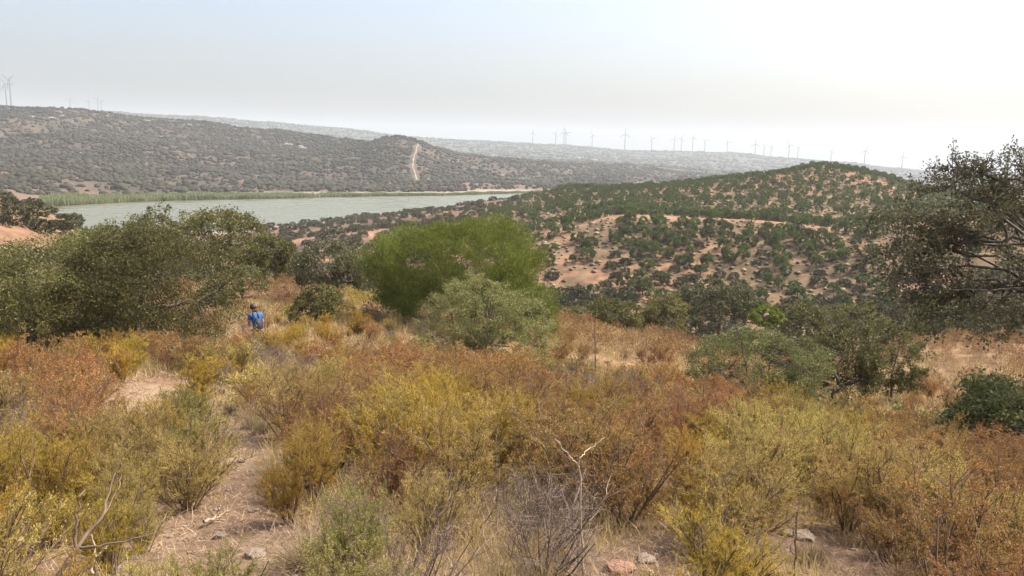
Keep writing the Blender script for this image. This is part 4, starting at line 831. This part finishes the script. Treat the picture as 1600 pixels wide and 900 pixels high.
    print('SHRUBS', cnt)
shrubs()

# dry grass and litter on the ground
def litter():
    rng = np.random.default_rng(55); n = 160000
    A = np.radians(rng.uniform(-37, 37, n)); R_ = 2.5 + (rng.uniform(0, 1, n) ** 1.7) * 40; x = R_ * np.sin(A); y = R_ * np.cos(A)
    c = fbm(x / .7, y / .7, 41, 3); k = c > .42; x, y, R_ = x[k], y[k], R_[k]; n = len(x)
    P = np.stack([x, y, H(x, y)], 1); D = rng.normal(size=(n, 3)) * [1, 1, .4] + [0, 0, .35]
    L = rng.uniform(.05, .2, n) * np.interp(R_, [3, 10, 40], [.8, 1, 2]); V, F = leaves(P, D, L, .0035 * np.interp(R_, [3, 8, 40], [1, 1.8, 9]), rng, .05)
    n = 150000; A = np.radians(rng.uniform(-37, 37, n)); R_ = 2.4 + (rng.uniform(0, 1, n) ** 1.5) * 45; x = R_ * np.sin(A); y = R_ * np.cos(A)
    c = fbm(x / 1.1, y / 1.1, 47, 3); bx, by = proj(np.stack([x, y, H(x, y)], 1)); k = (c > .44) & ~in_bare(bx, by); x, y, R_, c = x[k], y[k], R_[k], c[k]; n = len(x)
    P = np.stack([x, y, H(x, y) - .01], 1); D = rng.normal(size=(n, 3)) * [.4, .4, .1] + [0, 0, 1]
    L = rng.uniform(.08, .30, n) * (.4 + 2 * (c - .4)) * np.interp(R_, [3, 10, 40], [1, 1.4, 2.2])
    V2, F2 = leaves(P, D, L, .004 * np.interp(R_, [3, 8, 45], [1, 2, 9]), rng, .12)
    tag(link('tufted_grass', build_mesh('tufted_grass', [(V2, F2)], [leafmat('field_grass', [(.36, .28, .13), (.46, .36, .19), (.30, .20, .09), (.34, .29, .10), (.44, .30, .16)], trans=.35)])), 'thin dry grass standing between the shrubs', kind='stuff')
    tag(link('dry_grass', build_mesh('dry_grass', [(V, F)], [M_tan])), 'dry straw and fallen grass on the soil', kind='stuff')
    n = 14000; A = np.radians(rng.uniform(-37, 37, n)); R_ = 2.5 + (rng.uniform(0, 1, n) ** 1.5) * 16; x = R_ * np.sin(A); y = R_ * np.cos(A)
    s = rng.uniform(.003, .011, n) * rng.choice([1, 1, 1, 2.2], n); S = np.stack([s, s * rng.uniform(.6, 1, n), s * .5], 1)
    tag(link('gravel', build_mesh('gravel', [blobs(np.stack([x, y, H(x, y) + s * .1], 1), S, rng, .35)], [M_rock])), 'small stones lying on the soil', kind='stuff')
litter()

# stones
near_b = [boulder(40 + i, 3) for i in range(3)]
for b in near_b: b.materials.append(M_rock)
M_red = plainmat('red_stone', (.20, .10, .07), (.30, .17, .12), 6, bump=.01); redb = boulder(50, 3); redb.materials.append(M_red)
for (x, y, s, l, rd) in [(968, 893, .07, 'reddish flat stone at the bottom edge right of the pale stalk', 1), (400, 868, .05, 'small pale stone on the path near the bottom', 0), (378, 722, .045, 'pebble sized stone on the upper path', 0), (1010, 878, .05, 'grey stone on the bare patch at the bottom', 0), (1255, 842, .07, 'flat pale stone in the bare stony patch at right', 0), (1230, 836, .05, 'smaller stone left of the flat pale stone', 0), (1075, 870, .05, 'rounded stone on bare ground below the tall yellow shrub', 0), (345, 840, .04, 'little stone at the left side of the path', 0), (396, 800, .035, 'little stone at the right side of the path', 0)]:
    p = at(x, y); o = link('stone', redb if rd else near_b[int(x) % 3], loc=(p.x, p.y, p.z + s * .25)); o.scale = (s * 1.3, s, s * .8); o.rotation_euler = (0, 0, x); tag(o, l, 'stone')

# dead stalks and branches
def stick(name, paths, mat, label, cat='dead branch'):
    """paths: list of (list of (px,py,r), radius0, radius1); built where they stand"""
    parts = []; org = None
    for pts, r0, r1 in paths:
        W = []
        for (px, py, r) in pts:
            d = ray(px, py); hd = math.hypot(d[0], d[1]); W.append(d / hd * r)
        W = np.array(W); 
        if org is None:
            org = W[0].copy()
        n = 14; s = np.linspace(0, len(W) - 1, n); Q = np.stack([np.interp(s, np.arange(len(W)), W[:, i]) for i in range(3)], 1)
        Q[1:-1] += np.random.default_rng(int(pts[0][0])).normal(size=(n - 2, 3)) * .004
        parts.append(tubes((Q - org)[None], np.linspace(r0, r1, n)[None], 6))
    o = link(name, smooth(build_mesh(name, parts, [mat])), loc=org); tag(o, label, cat); return o
g = lambda x, y: (lambda p: math.hypot(p.x, p.y))(at(x, y))
stick('dead_stalk', [([(912, 925, 4.0), (908, 820, 4.0), (905, 712, 4.02)], .0075, .005), ([(905, 730, 4.02), (890, 712, 3.97), (866, 685, 3.9)], .005, .0025), ([(906, 716, 4.02), (922, 700, 4.1), (944, 684, 4.15)], .0035, .002), ([(909, 800, 4.0), (922, 786, 4.0), (934, 768, 4.0)], .004, .002)], M_dstem, 'tall pale dead stalk forking into a Y at the bottom centre', 'dead stalk')
stick('dead_branch', [([(88, 905, 3.6), (112, 868, 3.62), (140, 832, 3.66), (160, 808, 3.7), (168, 780, 3.75), (180, 738, 3.8)], .011, .004), ([(118, 860, 3.63), (120, 800, 3.65), (130, 762, 3.68)], .007, .003), ([(125, 855, 3.63), (180, 848, 3.6), (240, 835, 3.6)], .006, .002), ([(160, 808, 3.7), (180, 770, 3.8), (190, 745, 3.9)], .005, .002)], M_stem, 'dark forked dead branch rising at the lower left corner')
stick('dead_twig', [([(318, 815, g(320, 825)), (340, 808, g(340, 815)), (358, 798, g(350, 812))], .012, .006), ([(340, 808, g(340, 815)), (342, 792, g(340, 815)), (348, 786, g(340, 815))], .006, .003)], M_dstem, 'bleached broken stick lying on the path')
stick('dead_twig', [([(140, 905, 3.9), (150, 870, 3.9), (143, 835, 3.95)], .008, .003), ([(150, 870, 3.9), (172, 850, 3.9)], .005, .003)], M_dstem, 'bleached thin stick standing beside the dark forked branch')
stick('dead_branch', [([(560, 650, 10.5), (580, 622, 10.6), (592, 590, 10.7), (602, 568, 10.8)], .012, .004), ([(585, 610, 10.6), (597, 600, 10.6), (590, 588, 10.6)], .006, .003)], M_dstem, 'crooked pale branch sticking up between the person and the silvery oak')
stick('dead_stalk', [([(931, 640, 15), (930, 560, 15), (929, 498, 15)], .016, .006), ([(930, 530, 15), (921, 512, 15)], .006, .003), ([(930, 540, 15), (938, 522, 15)], .006, .003)], M_stem, 'tall thin dry stalk standing alone in the field right of the silvery oak', 'dead stalk')
stick('dead_stalk', [([(1240, 905, 4.2), (1243, 860, 4.2), (1246, 800, 4.2)], .007, .004), ([(1241, 880, 4.2), (1236, 850, 4.2)], .003, .002)], M_stem, 'thin dark stalk at the bottom beside the bare stony patch', 'dead stalk')
stick('dead_stalk', [([(415, 520, 25.5), (416, 500, 25.5), (416, 478, 25.5)], .014, .007)], M_dstem, 'pale thin stalk standing beside the person', 'dead stalk')
stick('dead_branch', [([(640, 892, 3.9), (665, 850, 3.95), (690, 800, 4.0), (703, 765, 4.05)], .010, .004), ([(665, 850, 3.95), (655, 810, 4.0)], .004, .002)], M_stem, 'dark slanting bare branch at the bottom centre left')

# ------------------------------------------------------------------ person
def person():
    P0 = person_at; S = []
    root = link('person', None, loc=P0); root.rotation_euler = (math.radians(-4), 0, math.radians(48)); root.scale = (.97,) * 3
    skin = plainmat('skin', (.36, .19, .12), (.40, .22, .14), 4, .5); hairm = plainmat('hair_brown', (.035, .02, .015), (.06, .035, .025), 60, .5)
    blue = plainmat('blue_cotton', (.03, .095, .25), (.045, .13, .33), 8, .8, .01); trm = plainmat('trouser_cloth', (.12, .09, .075), (.16, .12, .10), 8, .9, .01)
    navy = plainmat('navy_nylon', (.022, .028, .05), (.035, .04, .07), 8, .6, .005)
    def skinned(name, V, E, R_, mat, parent, sub=2, rootv=0):
        me = bpy.data.meshes.new(name); me.from_pydata(V, E, []); o = link(name, me, parent)
        o.modifiers.new('skin', 'SKIN'); 
        for i, r in enumerate(R_): me.skin_vertices[0].data[i].radius = r if isinstance(r, tuple) else (r, r); me.skin_vertices[0].data[i].use_root = (i == rootv)
        s = o.modifiers.new('sub', 'SUBSURF'); s.levels = sub; s.render_levels = sub; me.materials.append(mat)
        if True:
            dg = bpy.context.evaluated_depsgraph_get(); dg.update(); ev = o.evaluated_get(dg); m2 = bpy.data.meshes.new_from_object(ev); o.modifiers.clear(); o.data = smooth(m2)
            if not len(m2.materials): m2.materials.append(mat)
        return o
    # facing +y locally, slightly stooped; right is +x
    body = [(0, 0, .95), (0, .0, 1.08), (0, .04, 1.25), (0, .07, 1.42), (0, .10, 1.50), (-.01, .14, 1.57), (-.02, .17, 1.66), (-.02, .17, 1.72),
            (.17, .06, 1.42), (.24, .05, 1.18), (.27, .14, .96), (-.17, .08, 1.42), (-.22, .14, 1.19), (-.12, .30, 1.08),
            (.09, 0, .90), (.10, .03, .50), (.11, -.03, .09), (.12, .08, .03), (-.09, 0, .90), (-.10, .10, .52), (-.10, .04, .09), (-.11, .16, .03)]
    E = [(0, 1), (1, 2), (2, 3), (3, 4), (4, 5), (5, 6), (6, 7), (3, 8), (8, 9), (9, 10), (3, 11), (11, 12), (12, 13), (0, 14), (14, 15), (15, 16), (16, 17), (0, 18), (18, 19), (19, 20), (20, 21)]
    R_ = [(.13, .10), (.13, .10), (.15, .11), (.15, .10), .06, .052, .085, .085, .06, .045, .032, .06, .045, .032, .085, .058, .042, .035, .085, .058, .042, .035]
    b = skinned('body', body, E, R_, skin, root)
    # hands: palm, four fingers, thumb
    def hand(w0, dr, sgn):
        V = [w0]; E = []; RR = [.028]; d = Vector(dr).normalized(); sd_ = d.cross(Vector((0, 1, 0))).normalized() * sgn
        V.append(tuple(Vector(w0) + d * .07)); E.append((0, 1)); RR.append(.034)
        for k, (o_, l) in enumerate([(-.032, .065), (-.011, .078), (.011, .072), (.031, .055)]):
            a = Vector(w0) + d * .09 + sd_ * o_; i = len(V); V += [tuple(a), tuple(a + d * l * .55 + Vector((0, .01, 0))), tuple(a + d * l + Vector((0, .03, 0)))]; E += [(1, i), (i, i + 1), (i + 1, i + 2)]; RR += [.010, .009, .008]
        i = len(V); a = Vector(w0) + d * .03 - sd_ * .035; V += [tuple(a), tuple(a + d * .035 - sd_ * .03 + Vector((0, .015, 0)))]; E += [(0, i), (i, i + 1)]; RR += [.012, .010]
        skinned('hand', V, E, RR, skin, root, 1)
    hand((.27, .14, .96), (.02, .1, -1), 1); hand((-.12, .30, 1.08), (.5, .7, -.2), -1)
    # shirt: torso shell with short sleeves
    sv = [(0, 0, .93), (0, .0, 1.08), (0, .04, 1.25), (0, .07, 1.42), (0, .09, 1.475), (.185, .06, 1.43), (.225, .05, 1.27), (-.185, .08, 1.43), (-.215, .11, 1.28)]
    skinned('shirt', sv, [(0, 1), (1, 2), (2, 3), (3, 4), (3, 5), (5, 6), (3, 7), (7, 8)], [(.155, .125), (.155, .125), (.175, .135), (.175, .125), .085, .082, .068, .082, .068], blue, root)
    tv = [(0, 0, .98), (.09, 0, .88), (.10, .03, .50), (.11, -.02, .14), (-.09, 0, .88), (-.10, .10, .52), (-.10, .05, .14)]
    skinned('trousers', tv, [(0, 1), (1, 2), (2, 3), (0, 4), (4, 5), (5, 6)], [(.15, .12), .105, .078, .065, .105, .078, .065], trm, root)
    for s_, yy in ((.12, .03), (-.11, .10)):
        skinned('shoe', [(s_, yy - .08, .05), (s_, yy + .02, .05), (s_, yy + .13, .035)], [(0, 1), (1, 2)], [(.045, .045), (.048, .05), (.045, .032)], navy, root, 1)
    # hair: a lumpy cap over the skull
    rng = np.random.default_rng(3); v, f = ico()
    import bmesh
    bm = bmesh.new(); bmesh.ops.create_icosphere(bm, subdivisions=4, radius=1)
    from mathutils import noise as mn
    for q in bm.verts:
        p = q.co.copy(); q.co = Vector((p.x * .112, p.y * .122, p.z * .120)) * (1 + .10 * mn.noise(p * 4) + .05 * mn.noise(p * 11))
        if p.y > .35 and p.z < .3: q.co *= .72
        if p.z < -.5: q.co *= .75
    me = bpy.data.meshes.new('hair'); bm.to_mesh(me); bm.free(); me.materials.append(hairm); smooth(me); hr = link('hair', me, root, (-.02, .150, 1.69))
    # face: nose, ears, eyes
    bm = bmesh.new()
    for (x, y, z, s) in [(-.02, .262, 1.675, .016), (-.105, .165, 1.68, .02), (.065, .165, 1.68, .02)]:
        bmesh.ops.create_icosphere(bm, subdivisions=2, radius=s, matrix=Matrix.Translation((x, y, z)) @ Matrix.Diagonal((.8, 1.2, 1.5, 1)))
    me = bpy.data.meshes.new('nose_and_ears'); bm.to_mesh(me); bm.free(); me.materials.append(skin); smooth(me); link('face_features', me, root)
    for sx in (-.035, .035):
        bm = bmesh.new(); bmesh.ops.create_icosphere(bm, subdivisions=2, radius=.012); me = bpy.data.meshes.new('eye'); bm.to_mesh(me); bm.free(); me.materials.append(hairm); link('eye', me, root, (-.02 + sx, .243, 1.70))
    tag(root, 'person in a blue t-shirt with brown hair wading through the scrub, seen from behind', 'person')
    # backpack worn low on the back
    bp = link('backpack', None, loc=P0); bp.rotation_euler = root.rotation_euler; bp.scale = root.scale
    bm = bmesh.new(); bmesh.ops.create_cube(bm, size=1); bmesh.ops.bevel(bm, geom=bm.edges[:], offset=.22, segments=3, affect='EDGES')
    for q in bm.verts: q.co.y *= (1.15 - .5 * (q.co.z + .5)); q.co.x *= (1.05 - .25 * (q.co.z + .5))
    me = bpy.data.meshes.new('bag'); bm.to_mesh(me); bm.free(); me.materials.append(navy); smooth(me)
    bg_ = link('bag', me, bp, (-.055, -.15, 1.12)); bg_.scale = (.30, .19, .42)
    for sx in (-.13, .03):
        u = np.linspace(0, 1, 9); Q = np.stack([np.full(9, sx), -.10 + .30 * u, 1.30 + .22 * np.sin(u * math.pi) ** .8 - .10 * u + .03], 1)
        link('strap', build_mesh('strap', [tubes(Q[None], np.full((1, 9), .02), 6)], [navy]), bp)
    tag(bp, 'dark navy backpack on the back of the person in blue', 'backpack')
person()
